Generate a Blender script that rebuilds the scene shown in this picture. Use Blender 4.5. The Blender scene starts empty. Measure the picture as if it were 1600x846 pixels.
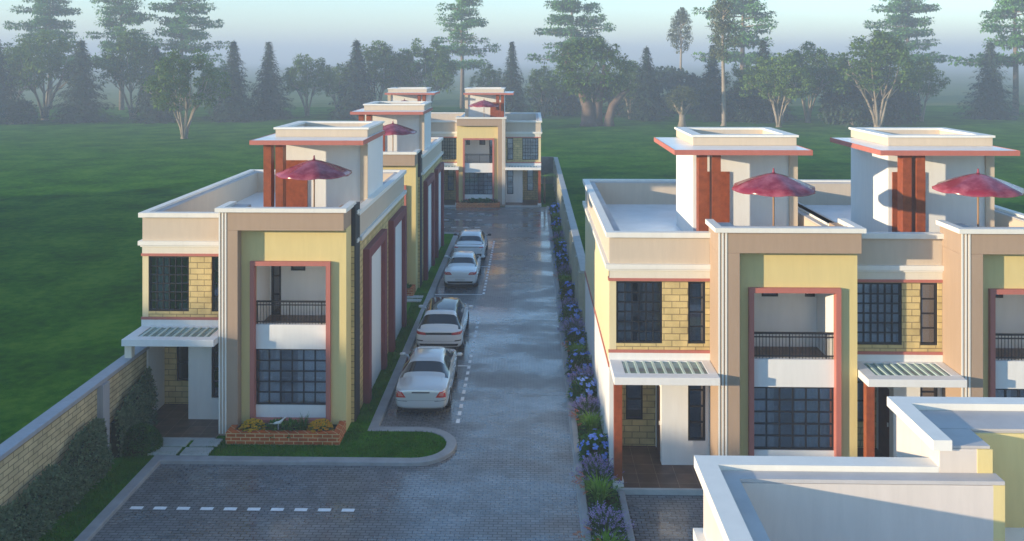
import bpy, bmesh, math, random
from mathutils import Vector, Matrix, noise as mnoise
from mathutils.bvhtree import BVHTree
R = math.radians
rng = random.Random(7)
sc = bpy.context.scene
col = sc.collection

# ------------------------------------------------------------------ helpers
class MB:
    def __init__(s): s.v = []; s.f = []; s.m = []
    def poly(s, pts, mi=0):
        i = len(s.v); s.v += [tuple(p) for p in pts]; s.f.append(tuple(range(i, i + len(pts)))); s.m.append(mi)
    def box(s, x0, x1, y0, y1, z0, z1, mi=0):
        if x0 > x1: x0, x1 = x1, x0
        if y0 > y1: y0, y1 = y1, y0
        i = len(s.v)
        s.v += [(x0,y0,z0),(x1,y0,z0),(x1,y1,z0),(x0,y1,z0),(x0,y0,z1),(x1,y0,z1),(x1,y1,z1),(x0,y1,z1)]
        for q in ((0,3,2,1),(4,5,6,7),(0,1,5,4),(1,2,6,5),(2,3,7,6),(3,0,4,7)):
            s.f.append(tuple(i + k for k in q)); s.m.append(mi)
        return s
    def prism(s, pts, z0, z1, mi=0):            # pts anticlockwise in plan
        n = len(pts); i = len(s.v)
        s.v += [(p[0],p[1],z0) for p in pts] + [(p[0],p[1],z1) for p in pts]
        s.f.append(tuple(i + k for k in range(n))[::-1]); s.m.append(mi)
        s.f.append(tuple(i + n + k for k in range(n))); s.m.append(mi)
        for k in range(n):
            l = (k + 1) % n
            s.f.append((i+k, i+l, i+n+l, i+n+k)); s.m.append(mi)
    def tube(s, path, rad, seg=6, mi=0, cap=True):
        path = [Vector(p) for p in path]; n = len(path)
        rs = rad if isinstance(rad, (list, tuple)) else [rad] * n
        i0 = len(s.v); prev = None
        for k, p in enumerate(path):
            d = (path[min(k+1,n-1)] - path[max(k-1,0)])
            if d.length < 1e-9: d = Vector((0,0,1))
            d.normalize()
            a = Vector((0,0,1)) if abs(d.z) < .9 else Vector((1,0,0))
            u = d.cross(a).normalized(); w = d.cross(u)
            if prev is not None and u.dot(prev) < 0: u = -u; w = -w
            prev = u
            for t in range(seg):
                an = 2*math.pi*t/seg
                s.v.append(tuple(p + (u*math.cos(an) + w*math.sin(an))*rs[k]))
        for k in range(n-1):
            for t in range(seg):
                a = i0+k*seg+t; b = i0+k*seg+(t+1)%seg
                s.f.append((a,b,b+seg,a+seg)); s.m.append(mi)
        if cap:
            s.f.append(tuple(i0+t for t in range(seg))[::-1]); s.m.append(mi)
            s.f.append(tuple(i0+(n-1)*seg+t for t in range(seg))); s.m.append(mi)
    def lathe(s, prof, seg=16, c=(0,0,0), mi=0, axis='z'):
        i0 = len(s.v)
        for (r, h) in prof:
            for t in range(seg):
                an = 2*math.pi*t/seg
                a, b = r*math.cos(an), r*math.sin(an)
                s.v.append((c[0]+a,c[1]+b,c[2]+h) if axis=='z' else (c[0]+h,c[1]+a,c[2]+b))
        for k in range(len(prof)-1):
            for t in range(seg):
                a=i0+k*seg+t; b=i0+k*seg+(t+1)%seg
                s.f.append((a,b,b+seg,a+seg)); s.m.append(mi)
    def wall(s, u0, u1, z0, z1, y, th, holes=(), axis='y', mi=0):
        """upright wall with rectangular openings. axis 'y': spans x at y..y+th, 'x': spans y at x=y..y+th"""
        us = sorted({u0,u1} | {min(max(h[k],u0),u1) for h in holes for k in (0,1)})
        zs = sorted({z0,z1} | {min(max(h[k],z0),z1) for h in holes for k in (2,3)})
        def full(i,j):
            if i<0 or j<0 or i>=len(us)-1 or j>=len(zs)-1: return False
            cu=(us[i]+us[i+1])/2; cz=(zs[j]+zs[j+1])/2
            return not any(h[0]<cu<h[1] and h[2]<cz<h[3] for h in holes)
        P = (lambda u,t,z:(u,t,z)) if axis=='y' else (lambda u,t,z:(t,u,z))
        a,b = y,y+th
        for i in range(len(us)-1):
            for j in range(len(zs)-1):
                if not full(i,j): continue
                A,B,C,D = us[i],us[i+1],zs[j],zs[j+1]
                s.poly([P(A,a,C),P(B,a,C),P(B,a,D),P(A,a,D)],mi)
                s.poly([P(B,b,C),P(A,b,C),P(A,b,D),P(B,b,D)],mi)
                if not full(i-1,j): s.poly([P(A,a,C),P(A,a,D),P(A,b,D),P(A,b,C)],mi)
                if not full(i+1,j): s.poly([P(B,a,C),P(B,b,C),P(B,b,D),P(B,a,D)],mi)
                if not full(i,j-1): s.poly([P(A,a,C),P(A,b,C),P(B,b,C),P(B,a,C)],mi)
                if not full(i,j+1): s.poly([P(A,a,D),P(B,a,D),P(B,b,D),P(A,b,D)],mi)
    def build(s, name, mat, parent=None, smooth=False, mirror=False, weld=False, recalc=False, bevel=0):
        me = bpy.data.meshes.new(name)
        v = [(-p[0],p[1],p[2]) for p in s.v] if mirror else s.v
        f = [q[::-1] for q in s.f] if mirror else s.f
        me.from_pydata(v, [], f)
        mats = mat if isinstance(mat,(list,tuple)) else [mat]
        for m in mats: me.materials.append(m)
        me.polygons.foreach_set('material_index', s.m)
        if weld or recalc:
            b = bmesh.new(); b.from_mesh(me)
            if weld: bmesh.ops.remove_doubles(b, verts=b.verts, dist=1e-4)
            if recalc: bmesh.ops.recalc_face_normals(b, faces=b.faces)
            b.to_mesh(me); b.free()
        if smooth: me.polygons.foreach_set('use_smooth', [True]*len(me.polygons))
        me.update()
        o = bpy.data.objects.new(name, me); col.objects.link(o)
        if parent: o.parent = parent
        if bevel:
            md = o.modifiers.new('edge','BEVEL'); md.width = bevel; md.segments = 2; md.limit_method = 'ANGLE'
        return o

def tag(o, label=None, cat=None, group=None, kind=None):
    if label: o['label'] = label
    if cat: o['category'] = cat
    if group: o['group'] = group
    if kind: o['kind'] = kind
    return o
def empty(name, loc=(0,0,0), rz=0):
    o = bpy.data.objects.new(name, None); col.objects.link(o)
    o.location = loc; o.rotation_euler = (0,0,rz); o.empty_display_size = .3
    return o
def copy_tree(o, parent=None):
    c = o.copy(); col.objects.link(c); c.parent = parent
    for ch in list(o.children): copy_tree(ch, c)
    return c

# ------------------------------------------------------------------ materials
def mat(name, base, rough=.6, spec=.4, metal=0, coat=0, var=.12, vscale=3., bump=0, bscale=40., trans=0, sheen=0):
    m = bpy.data.materials.new(name); m.use_nodes = True
    nt = m.node_tree; b = nt.nodes['Principled BSDF']
    b.inputs['Roughness'].default_value = rough; b.inputs['Metallic'].default_value = metal
    b.inputs['Specular IOR Level'].default_value = spec; b.inputs['Coat Weight'].default_value = coat
    b.inputs['Coat Roughness'].default_value = .04
    b.inputs['Transmission Weight'].default_value = trans
    tc = nt.nodes.new('ShaderNodeTexCoord')
    if var:
        n = nt.nodes.new('ShaderNodeTexNoise'); n.inputs['Scale'].default_value = vscale; n.inputs['Detail'].default_value = 6
        n.inputs['Roughness'].default_value = .65
        nt.links.new(tc.outputs['Object'], n.inputs['Vector'])
        if 'render' in name or 'coping' in name:
            mp=nt.nodes.new('ShaderNodeMapping'); mp.inputs['Scale'].default_value=(2.2,2.2,.28); nt.links.new(tc.outputs['Object'],mp.inputs['Vector']); nt.links.new(mp.outputs[0],n.inputs['Vector']); n.inputs['Detail'].default_value=9; n.inputs['Roughness'].default_value=.7
        r = nt.nodes.new('ShaderNodeValToRGB')
        r.color_ramp.elements[0].position=.3; r.color_ramp.elements[1].position=.7
        r.color_ramp.elements[0].color = (*[c*(1-var) for c in base],1)
        r.color_ramp.elements[1].color = (*[min(1,c*(1+var)) for c in base],1)
        nt.links.new(n.outputs['Fac'], r.inputs['Fac']); nt.links.new(r.outputs['Color'], b.inputs['Base Color'])
    else: b.inputs['Base Color'].default_value = (*base,1)
    if bump:
        n2 = nt.nodes.new('ShaderNodeTexNoise'); n2.inputs['Scale'].default_value = bscale; n2.inputs['Detail'].default_value = 4
        nt.links.new(tc.outputs['Object'], n2.inputs['Vector'])
        bp = nt.nodes.new('ShaderNodeBump'); bp.inputs['Strength'].default_value = bump; bp.inputs['Distance'].default_value=.02
        nt.links.new(n2.outputs['Fac'], bp.inputs['Height']); nt.links.new(bp.outputs['Normal'], b.inputs['Normal'])
    return m

def brickmat(name, c1, c2, cm, w, h, mortar, rough=.85, bump=.6, plan=False, offset=.5, var=.25, smooth=.1, grain=30):
    """bricks laid on any upright wall (u = x+y, v = z) or, with plan, on the ground (u = x, v = y)"""
    m = bpy.data.materials.new(name); m.use_nodes = True
    nt = m.node_tree; b = nt.nodes['Principled BSDF']; N = nt.nodes.new; L = nt.links.new
    tc = N('ShaderNodeTexCoord'); sp = N('ShaderNodeSeparateXYZ'); L(tc.outputs['Object'], sp.inputs[0])
    cb = N('ShaderNodeCombineXYZ')
    if plan: L(sp.outputs['X'], cb.inputs['X']); L(sp.outputs['Y'], cb.inputs['Y'])
    else:
        ad = N('ShaderNodeMath'); ad.operation='ADD'; L(sp.outputs['X'], ad.inputs[0]); L(sp.outputs['Y'], ad.inputs[1])
        L(ad.outputs[0], cb.inputs['X']); L(sp.outputs['Z'], cb.inputs['Y'])
    bt = N('ShaderNodeTexBrick'); L(cb.outputs[0], bt.inputs['Vector'])
    bt.inputs['Scale'].default_value=1; bt.inputs['Brick Width'].default_value=w; bt.inputs['Row Height'].default_value=h
    bt.inputs['Mortar Size'].default_value=mortar; bt.inputs['Mortar Smooth'].default_value=smooth; bt.offset = offset
    bt.inputs['Color1'].default_value=(*c1,1); bt.inputs['Color2'].default_value=(*c2,1); bt.inputs['Mortar'].default_value=(*cm,1)
    n = N('ShaderNodeTexNoise'); n.inputs['Scale'].default_value=2.2; n.inputs['Detail'].default_value=7; L(tc.outputs['Object'], n.inputs['Vector'])
    mr = N('ShaderNodeMapRange'); mr.inputs['From Min'].default_value=.3; mr.inputs['From Max'].default_value=.7
    mr.inputs['To Min'].default_value=1-var; mr.inputs['To Max'].default_value=1+var; L(n.outputs['Fac'], mr.inputs['Value'])
    mx = N('ShaderNodeVectorMath'); mx.operation='SCALE'; L(bt.outputs['Color'], mx.inputs[0]); L(mr.outputs[0], mx.inputs['Scale'])
    L(mx.outputs[0], b.inputs['Base Color'])
    b.inputs['Roughness'].default_value=rough; b.inputs['Specular IOR Level'].default_value=.25
    n2 = N('ShaderNodeTexNoise'); n2.inputs['Scale'].default_value=grain; n2.inputs['Detail'].default_value=5; L(tc.outputs['Object'], n2.inputs['Vector'])
    iv = N('ShaderNodeMath'); iv.operation='MULTIPLY_ADD'; iv.inputs[1].default_value=-1.; L(bt.outputs['Fac'], iv.inputs[0]); L(n2.outputs['Fac'], iv.inputs[2])
    bp = N('ShaderNodeBump'); bp.inputs['Strength'].default_value=bump; bp.inputs['Distance'].default_value=.02
    L(iv.outputs[0], bp.inputs['Height']); L(bp.outputs['Normal'], b.inputs['Normal'])
    return m

def leafmat(name, c1, c2, rough=.55, trans=.25, scale=.6):
    m = bpy.data.materials.new(name); m.use_nodes=True
    nt=m.node_tree; N=nt.nodes.new; L=nt.links.new; out=nt.nodes['Material Output']; b=nt.nodes['Principled BSDF']
    tc=N('ShaderNodeTexCoord'); n=N('ShaderNodeTexNoise'); n.inputs['Scale'].default_value=scale; n.inputs['Detail'].default_value=5
    L(tc.outputs['Object'], n.inputs['Vector'])
    oi=N('ShaderNodeObjectInfo'); ad=N('ShaderNodeMath'); ad.operation='MULTIPLY_ADD'; ad.inputs[1].default_value=.18
    L(oi.outputs['Random'], ad.inputs[0]); L(n.outputs['Fac'], ad.inputs[2])
    r=N('ShaderNodeValToRGB'); r.color_ramp.elements[0].position=.38; r.color_ramp.elements[1].position=.78
    r.color_ramp.elements[0].color=(*c1,1); r.color_ramp.elements[1].color=(*c2,1)
    L(ad.outputs[0], r.inputs['Fac']); L(r.outputs['Color'], b.inputs['Base Color']); b.inputs['Roughness'].default_value=rough
    b.inputs['Specular IOR Level'].default_value=.08
    t=N('ShaderNodeBsdfTranslucent'); L(r.outputs['Color'], t.inputs['Color'])
    mx=N('ShaderNodeMixShader'); mx.inputs[0].default_value=trans; L(b.outputs[0], mx.inputs[1]); L(t.outputs[0], mx.inputs[2])
    L(mx.outputs[0], out.inputs['Surface'])
    return m

M = {}
M['white']  = mat('white_render', (.76,.75,.72), .7, .3, var=.04, bump=.05, bscale=60)
M['coping'] = mat('white_coping', (.78,.75,.68), .55, .35, var=.05, vscale=1.5)
M['beige']  = mat('beige_render', (.58,.48,.37), .75, .3, var=.05, bump=.06, bscale=50)
M['brown']  = mat('brown_render', (.40,.285,.20), .75, .3, var=.05, bump=.06, bscale=50)
M['cream']  = mat('cream_render', (.72,.66,.54), .75, .3, var=.04, bump=.05, bscale=50)
M['yellow'] = mat('yellow_render', (.70,.56,.25), .75, .3, var=.05, bump=.06, bscale=50)
M['pinkcream'] = mat('pale_pink_render', (.66,.58,.51), .75, .3, var=.05, bump=.05, bscale=50)
M['roseshade'] = mat('shaded_rose_render', (.20,.055,.06), .6, .35, var=.06)  # rose of the trims, darkened to put the side wall's shade into its colour
M['slatgreen'] = mat('pale_green_slat', (.50,.62,.56), .5, .4, var=.05)
M['paleyellow'] = mat('pale_yellow_render', (.70,.60,.36), .75, .3, var=.05, bump=.05, bscale=50)
M['ledge']  = mat('ledge_screed', (.50,.47,.45), .8, .3, var=.12, vscale=1.2)
M['rose']   = mat('rose_render', (.46,.155,.12), .6, .35, var=.06)
M['roof']   = mat('roof_screed', (.80,.80,.80), .26, .5, var=.10, vscale=.9, bump=.05, bscale=20)
M['dark']   = mat('dark_metal', (.012,.012,.014), .4, .5, var=0)
M['anthracite'] = mat('anthracite_render', (.03,.032,.035), .6, .4, var=.1)
M['wood']   = mat('red_timber', (.27,.065,.022), .45, .4, var=.28, vscale=6)
M['door']   = mat('dark_timber', (.10,.028,.014), .4, .4, var=.3, vscale=5)
M['room']   = mat('room_plaster', (.52,.51,.50), .85, .2, var=.05)
M['curtain']= mat('curtain_cloth', (.78,.77,.76), .9, .1, var=.05)
M['stone']  = brickmat('yellow_stone', (.64,.49,.22), (.54,.42,.19), (.27,.20,.095), .46, .19, .012, bump=.55, var=.2)
M['wallstone'] = brickmat('boundary_stone', (.60,.48,.27), (.52,.41,.23), (.18,.14,.08), .42, .15, .011, bump=.5, var=.18)
M['redbrick'] = brickmat('red_brick', (.52,.12,.022), (.42,.085,.016), (.62,.44,.22), .30, .11, .012, bump=.4, var=.2, grain=45)
M['tile']   = brickmat('porch_tile', (.14,.078,.048), (.11,.062,.040), (.26,.19,.14), .55, .55, .006, rough=.32, bump=.08, plan=True, offset=0., var=.3)
M['kerb']   = mat('kerb_concrete', (.31,.315,.32), .6, .4, var=.16, vscale=2.5, bump=.1, bscale=60)
M['kerblight'] = mat('pale_concrete', (.42,.42,.40), .7, .3, var=.12, vscale=2.5, bump=.1, bscale=60)
M['slab']   = mat('stone_slab', (.40,.42,.40), .6, .35, var=.1, vscale=4, bump=.08)
M['paint']  = mat('road_paint', (.86,.86,.86), .5, .4, var=.10, vscale=8)
M['copingdark'] = mat('wall_coping', (.36,.36,.38), .6, .35, var=.12, vscale=2, bump=.05)
M['walldark'] = mat('grey_wall', (.22,.21,.20), .8, .3, var=.25, vscale=1.2, bump=.1)
M['wallpale'] = mat('pale_wall', (.46,.44,.34), .8, .3, var=.14, vscale=1.2, bump=.1)
M['soil']   = mat('bed_soil', (.022,.032,.012), .9, .2, var=.5, vscale=9, bump=.5, bscale=25)
M['brass']  = mat('pole_wood', (.30,.17,.09), .5, .4, var=.15)
M['bark']   = mat('grey_bark', (.20,.16,.12), .85, .2, var=.3, vscale=1.5, bump=.4, bscale=6)
M['palebark'] = mat('pale_bark', (.30,.25,.19), .8, .2, var=.25, vscale=1.2, bump=.3, bscale=6)
M['redbark'] = mat('baobab_bark', (.15,.105,.08), .85, .2, var=.35, vscale=.6, bump=.6, bscale=3)

def glassmat(name, tint=(.78,.82,.86), refl=.11):
    m=bpy.data.materials.new(name); m.use_nodes=True; nt=m.node_tree; N=nt.nodes.new; L=nt.links.new
    nt.nodes.remove(nt.nodes['Principled BSDF']); out=nt.nodes['Material Output']
    t=N('ShaderNodeBsdfTransparent'); t.inputs['Color'].default_value=(*tint,1)
    g=N('ShaderNodeBsdfGlossy'); g.inputs['Roughness'].default_value=.03; g.inputs['Color'].default_value=(.9,.93,1,1)
    f=N('ShaderNodeFresnel'); f.inputs['IOR'].default_value=1.5
    a=N('ShaderNodeMath'); a.operation='ADD'; a.inputs[1].default_value=refl; L(f.outputs[0],a.inputs[0])
    mx=N('ShaderNodeMixShader'); L(a.outputs[0],mx.inputs[0]); L(t.outputs[0],mx.inputs[1]); L(g.outputs[0],mx.inputs[2]); L(mx.outputs[0],out.inputs['Surface'])
    return m
M['glass'] = glassmat('window_glass')
M['canopyglass'] = glassmat('canopy_glass', (.62,.86,.80), .10)
def _frost():
    nt=M['canopyglass'].node_tree; N=nt.nodes.new; L=nt.links.new; out=nt.nodes['Material Output']; src=out.inputs['Surface'].links[0].from_socket
    d=N('ShaderNodeBsdfDiffuse'); d.inputs['Color'].default_value=(.30,.50,.46,1); mx=N('ShaderNodeMixShader'); mx.inputs[0].default_value=.42; L(src,mx.inputs[1]); L(d.outputs[0],mx.inputs[2]); L(mx.outputs[0],out.inputs['Surface'])
_frost()

def umbrellamat():
    m = mat('maroon_canvas', (.2,.02,.04), .25, .6, var=.45, vscale=2.1)
    e=[n for n in m.node_tree.nodes if n.type=='VALTORGB'][0].color_ramp.elements; e[0].position=.42; e[0].color=(.20,.014,.030,1); e[1].position=.70; e[1].color=(.38,.10,.13,1)  # pink ramp end paints glossy highlights into the canvas colour
    return m
M['maroon'] = umbrellamat()

def fieldmat(name, c1, c2, c3, s1=.09, s2=1.6, bumpd=.08):
    m=bpy.data.materials.new(name); m.use_nodes=True; nt=m.node_tree; N=nt.nodes.new; L=nt.links.new; b=nt.nodes['Principled BSDF']
    tc=N('ShaderNodeTexCoord')
    a=N('ShaderNodeTexNoise'); a.inputs['Scale'].default_value=s1; a.inputs['Detail'].default_value=6; L(tc.outputs['Object'],a.inputs['Vector'])
    c=N('ShaderNodeTexNoise'); c.inputs['Scale'].default_value=s2; c.inputs['Detail'].default_value=8; c.inputs['Roughness'].default_value=.7; L(tc.outputs['Object'],c.inputs['Vector'])
    ad=N('ShaderNodeMath'); ad.operation='ADD'; L(a.outputs['Fac'],ad.inputs[0]); L(c.outputs['Fac'],ad.inputs[1])
    ml=N('ShaderNodeMath'); ml.operation='MULTIPLY'; ml.inputs[1].default_value=.5; L(ad.outputs[0],ml.inputs[0])
    r=N('ShaderNodeValToRGB'); e=r.color_ramp.elements; e[0].position=.40; e[0].color=(*c1,1); e[1].position=.61; e[1].color=(*c3,1)
    k=e.new(.5); k.color=(*c2,1); L(ml.outputs[0],r.inputs['Fac']); L(r.outputs['Color'],b.inputs['Base Color'])
    b.inputs['Roughness'].default_value=1.; b.inputs['Specular IOR Level'].default_value=.0
    h=N('ShaderNodeTexNoise'); h.inputs['Scale'].default_value=14; h.inputs['Detail'].default_value=6; L(tc.outputs['Object'],h.inputs['Vector'])
    bp=N('ShaderNodeBump'); bp.inputs['Strength'].default_value=.8; bp.inputs['Distance'].default_value=bumpd; L(h.outputs['Fac'],bp.inputs['Height']); L(bp.outputs['Normal'],b.inputs['Normal'])
    return m
M['field'] = fieldmat('field_grass', (.014,.085,.002), (.034,.14,.003), (.080,.20,.012), .22, 1.6)
M['lawn']  = fieldmat('lawn_turf', (.018,.105,.002), (.034,.155,.003), (.060,.20,.008), .7, 5.)
M['far']   = fieldmat('far_meadow', (.10,.16,.05), (.14,.19,.07), (.20,.23,.10), .01, .2)  # pale tones put the sunlight on the far field into its colour

def pavermat():
    m=brickmat('wet_paver', (.200,.205,.210), (.145,.150,.156), (.035,.038,.042), .24, .12, .013, bump=.35, plan=True, var=.22, smooth=.2, grain=60)
    nt=m.node_tree; N=nt.nodes.new; L=nt.links.new; b=nt.nodes['Principled BSDF']
    tc=[n for n in nt.nodes if n.type=='TEX_COORD'][0]
    mp=N('ShaderNodeMapping'); mp.inputs['Scale'].default_value=(.62,1.15,1); L(tc.outputs['Object'],mp.inputs['Vector'])
    n=N('ShaderNodeTexNoise'); n.inputs['Scale'].default_value=.42; n.inputs['Detail'].default_value=6; n.inputs['Roughness'].default_value=.62; L(mp.outputs[0],n.inputs['Vector'])
    r=N('ShaderNodeValToRGB'); e=r.color_ramp.elements; e[0].position=.30; e[0].color=(.12,.12,.12,1); e[1].position=.72; e[1].color=(.46,.46,.46,1)
    L(n.outputs['Fac'],r.inputs['Fac']); L(r.outputs['Color'],b.inputs['Roughness'])
    b.inputs['Specular IOR Level'].default_value=.6
    mk=N('ShaderNodeMapRange'); mk.inputs['From Min'].default_value=.36; mk.inputs['From Max'].default_value=.56; mk.inputs['To Min'].default_value=.85; mk.inputs['To Max'].default_value=.12; L(n.outputs['Fac'],mk.inputs['Value']); L(mk.outputs[0],b.inputs['Coat Weight']); b.inputs['Coat Roughness'].default_value=.09
    bp=[k for k in nt.nodes if k.type=='BUMP'][0]
    mr=N('ShaderNodeMapRange'); mr.inputs['From Min'].default_value=.42; mr.inputs['From Max'].default_value=.6; mr.inputs['To Min'].default_value=.05; mr.inputs['To Max'].default_value=.4
    L(n.outputs['Fac'],mr.inputs['Value']); L(mr.outputs[0],bp.inputs['Strength'])
    return m
M['paver']=pavermat()

# foliage
M['leaf_vase']  = leafmat('vase_tree_leaf', (.060,.140,.030), (.17,.26,.05))
M['leaf_tier']  = leafmat('tier_tree_leaf', (.050,.150,.045), (.13,.30,.08), scale=.3)
M['leaf_spruce']= leafmat('spruce_needle', (.030,.060,.040), (.065,.105,.062), trans=.15)
M['leaf_gum']   = leafmat('gum_leaf', (.085,.115,.050), (.18,.20,.09))
M['leaf_hedge'] = leafmat('hedge_leaf', (.050,.110,.040), (.24,.31,.17), trans=.25, scale=9)
M['leaf_bush']  = leafmat('bush_leaf', (.022,.095,.014), (.055,.17,.03), trans=.15, scale=2)
M['leaf_bright']= leafmat('bright_leaf', (.030,.110,.014), (.090,.22,.030), scale=4)
M['leaf_blade'] = leafmat('grass_blade', (.10,.24,.02), (.24,.40,.05), scale=4)
M['leaf_turf']  = leafmat('turf_blade', (.024,.11,.003), (.060,.19,.010), scale=2)
M['lavender']   = leafmat('lavender_flower', (.25,.19,.40), (.46,.38,.62), scale=8)
M['lavleaf']    = leafmat('lavender_leaf', (.07,.13,.06), (.15,.22,.10), scale=6)
M['bluefl']     = leafmat('blue_flower', (.10,.20,.70), (.32,.48,.95), scale=8)
M['orangefl']   = leafmat('orange_plume', (.45,.12,.05), (.62,.24,.10), scale=8)
M['marigold']   = leafmat('marigold_flower', (.75,.32,.01), (.85,.55,.02), scale=9)
M['pinkfl']     = leafmat('pink_flower', (.45,.16,.30), (.60,.30,.45), scale=9)

# ------------------------------------------------------------------ camera, world, light
F = 1350.; H = 12.
cam_d = bpy.data.cameras.new('camera'); cam = bpy.data.objects.new('camera', cam_d); col.objects.link(cam)
cam_d.sensor_width = 36; cam_d.lens = F/1600*36; cam_d.clip_start=.1; cam_d.clip_end=9000
YAW = math.atan(29/F)
cam.location=(0,0,H); cam.rotation_euler=(R(90),0,YAW)
cam_d.shift_y = -(423-94.5)/1600
sc.camera = cam
EL, AZ = 8.5, 66.0            # the sun is low, behind the camera's left shoulder
sdir = Vector((-math.sin(R(AZ))*math.cos(R(EL)), -math.cos(R(AZ))*math.cos(R(EL)), math.sin(R(EL))))
sun_d = bpy.data.lights.new('sun','SUN'); sun = bpy.data.objects.new('sun',sun_d); col.objects.link(sun)
sun_d.energy=3.7; sun_d.angle=R(.6); sun_d.color=(1,.82,.57)
sun.rotation_euler = sdir.to_track_quat('Z','Y').to_euler()
w = bpy.data.worlds.new('World'); sc.world = w; w.use_nodes=True
nt=w.node_tree; bg=nt.nodes['Background']; sky=nt.nodes.new('ShaderNodeTexSky'); sky.sky_type='NISHITA'; sky.sun_disc=False
sky.sun_elevation=R(EL); sky.sun_rotation=math.atan2(sdir.x, sdir.y); sky.air_density=1.0; sky.dust_density=0.0; sky.ozone_density=3.0
nt.links.new(sky.outputs[0],bg.inputs[0]); bg.inputs[1].default_value=.15
sc.view_settings.view_transform='Standard'; sc.view_settings.look='None'; sc.view_settings.gamma=1; sc.view_settings.exposure=1.55
sc.view_settings.use_curve_mapping=False
sc.cycles.volume_bounces=1; sc.cycles.max_bounces=8; sc.cycles.transparent_max_bounces=12
sc.cycles.sample_clamp_indirect=4

# ------------------------------------------------------------------ ground, roads, lawns
def struct(o): return tag(o, kind='structure')
g=MB(); G=2500
g.poly([(-G,-200,0),(G,-200,0),(G,G,0),(-G,G,0)]); struct(g.build('ground',M['field']))
g=MB(); n=40; rows=[]
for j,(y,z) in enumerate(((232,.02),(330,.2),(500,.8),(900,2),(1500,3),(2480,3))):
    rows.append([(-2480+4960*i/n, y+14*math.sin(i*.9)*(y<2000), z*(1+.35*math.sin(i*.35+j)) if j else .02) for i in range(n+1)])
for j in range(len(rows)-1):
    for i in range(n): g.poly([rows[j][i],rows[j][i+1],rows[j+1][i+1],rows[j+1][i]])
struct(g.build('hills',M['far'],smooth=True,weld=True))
g=MB(); g.poly([(-12.6,-3,.006),(2.4,-3,.006),(2.4,70.7,.006),(-12.6,70.7,.006)]); g.poly([(2.4,8,.006),(30,8,.006),(30,24.4,.006),(2.4,24.4,.006)])
g.poly([(2.4,-3,.006),(30,-3,.006),(30,8,.006),(2.4,8,.006)])
struct(g.build('road',M['paver']))
# lawn with rounded end
ac=(-3.54,26.69); ar=1.09
arc=[(ac[0]+ar*math.cos(a), ac[1]+ar*math.sin(a)) for a in [R(-90+180*k/14) for k in range(15)]]
kpath=[(-11.15,-3),(-11.15,25.60)]+arc+[(-5.08,27.78),(-5.08,59.3),(-13.2,59.3)]
g=MB(); lp=[(-12.6,-3)]+kpath[:-1]+[(-12.6,59.3)]
g.poly([(p[0],p[1],.10) for p in lp]); struct(g.build('lawn',M['lawn']))
def sweep(mb, path, wd, z0, z1, off=0):
    n=len(path); P=[Vector(p) for p in path]; rows=[]
    for k in range(n):
        d0=(P[k]-P[k-1]).normalized() if k else (P[1]-P[0]).normalized()
        d1=(P[k+1]-P[k]).normalized() if k<n-1 else d0
        n0=Vector((-d0.y,d0.x)); n1=Vector((-d1.y,d1.x)); mm=(n0+n1).normalized(); sc_=1/max(.3,mm.dot(n0))
        rows.append((P[k]+mm*(off+wd/2)*sc_, P[k]+mm*(off-wd/2)*sc_))
    c=.02
    for k in range(n-1):
        (a,b),(c_,d)=rows[k],rows[k+1]
        def Q(p,q,t,z): r=p+(q-p)*t; return (r.x,r.y,z)
        prof=[(0,z0),(0,z1-c),(c/wd,z1),(1-c/wd,z1),(1,z1-c),(1,z0)]
        for i in range(5):
            (t0,y0),(t1,y1)=prof[i],prof[i+1]
            mb.poly([Q(a,b,t0,y0),Q(a,b,t1,y1),Q(c_,d,t1,y1),Q(c_,d,t0,y0)])
    for (a,b) in (rows[0],rows[-1]):
        mb.poly([(a.x,a.y,z0),(a.x,a.y,z1),(b.x,b.y,z1),(b.x,b.y,z0)])
g=MB(); sweep(g,kpath,.32,-.02,.125); struct(g.build('kerb',M['kerb'],weld=True,recalc=True))
g=MB(); sweep(g,[(1.42,-3),(1.42,70.6)],.2,-.02,.11); struct(g.build('kerb',M['kerb'],weld=True,recalc=True))
g=MB(); sweep(g,[(2.50,-3),(2.50,23.9)],.18,-.02,.12); struct(g.build('kerb',M['kerb'],weld=True,recalc=True))
g=MB(); g.box(1.28,1.32,-3,70.6,-.02,.03); struct(g.build('kerb_edging',M['kerblight']))
g=MB(); g.poly([(1.5,-3,.085),(2.42,-3,.085),(2.42,70.6,.085),(1.5,70.6,.085)]); struct(g.build('planting_bed',M['soil']))
g=MB(); z=.012
for k in range(10): g.poly([(-10.72+.632*k,22.85,z),(-10.38+.632*k,22.85,z),(-10.38+.632*k,23.0,z),(-10.72+.632*k,23.0,z)])
y=28.5
while y<57: 
    if not (39.9<y<44.0): g.poly([(-2.47,y,z),(-2.35,y,z),(-2.35,y+.34,z),(-2.47,y+.34,z)])
    y+=.63
for yy in (33.8,39.7,44.1,50.1,56.0): g.poly([(-4.9,yy,z),(-2.47,yy,z),(-2.47,yy+.1,z),(-4.9,yy+.1,z)])
for yy in (61.8,64.7,67.3):
    for k in range(5): g.poly([(-7.4+.85*k,yy,z),(-7.0+.85*k,yy,z),(-7.0+.85*k,yy+.16,z),(-7.4+.85*k,yy+.16,z)])
struct(g.build('road_markings',M['paint']))

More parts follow.
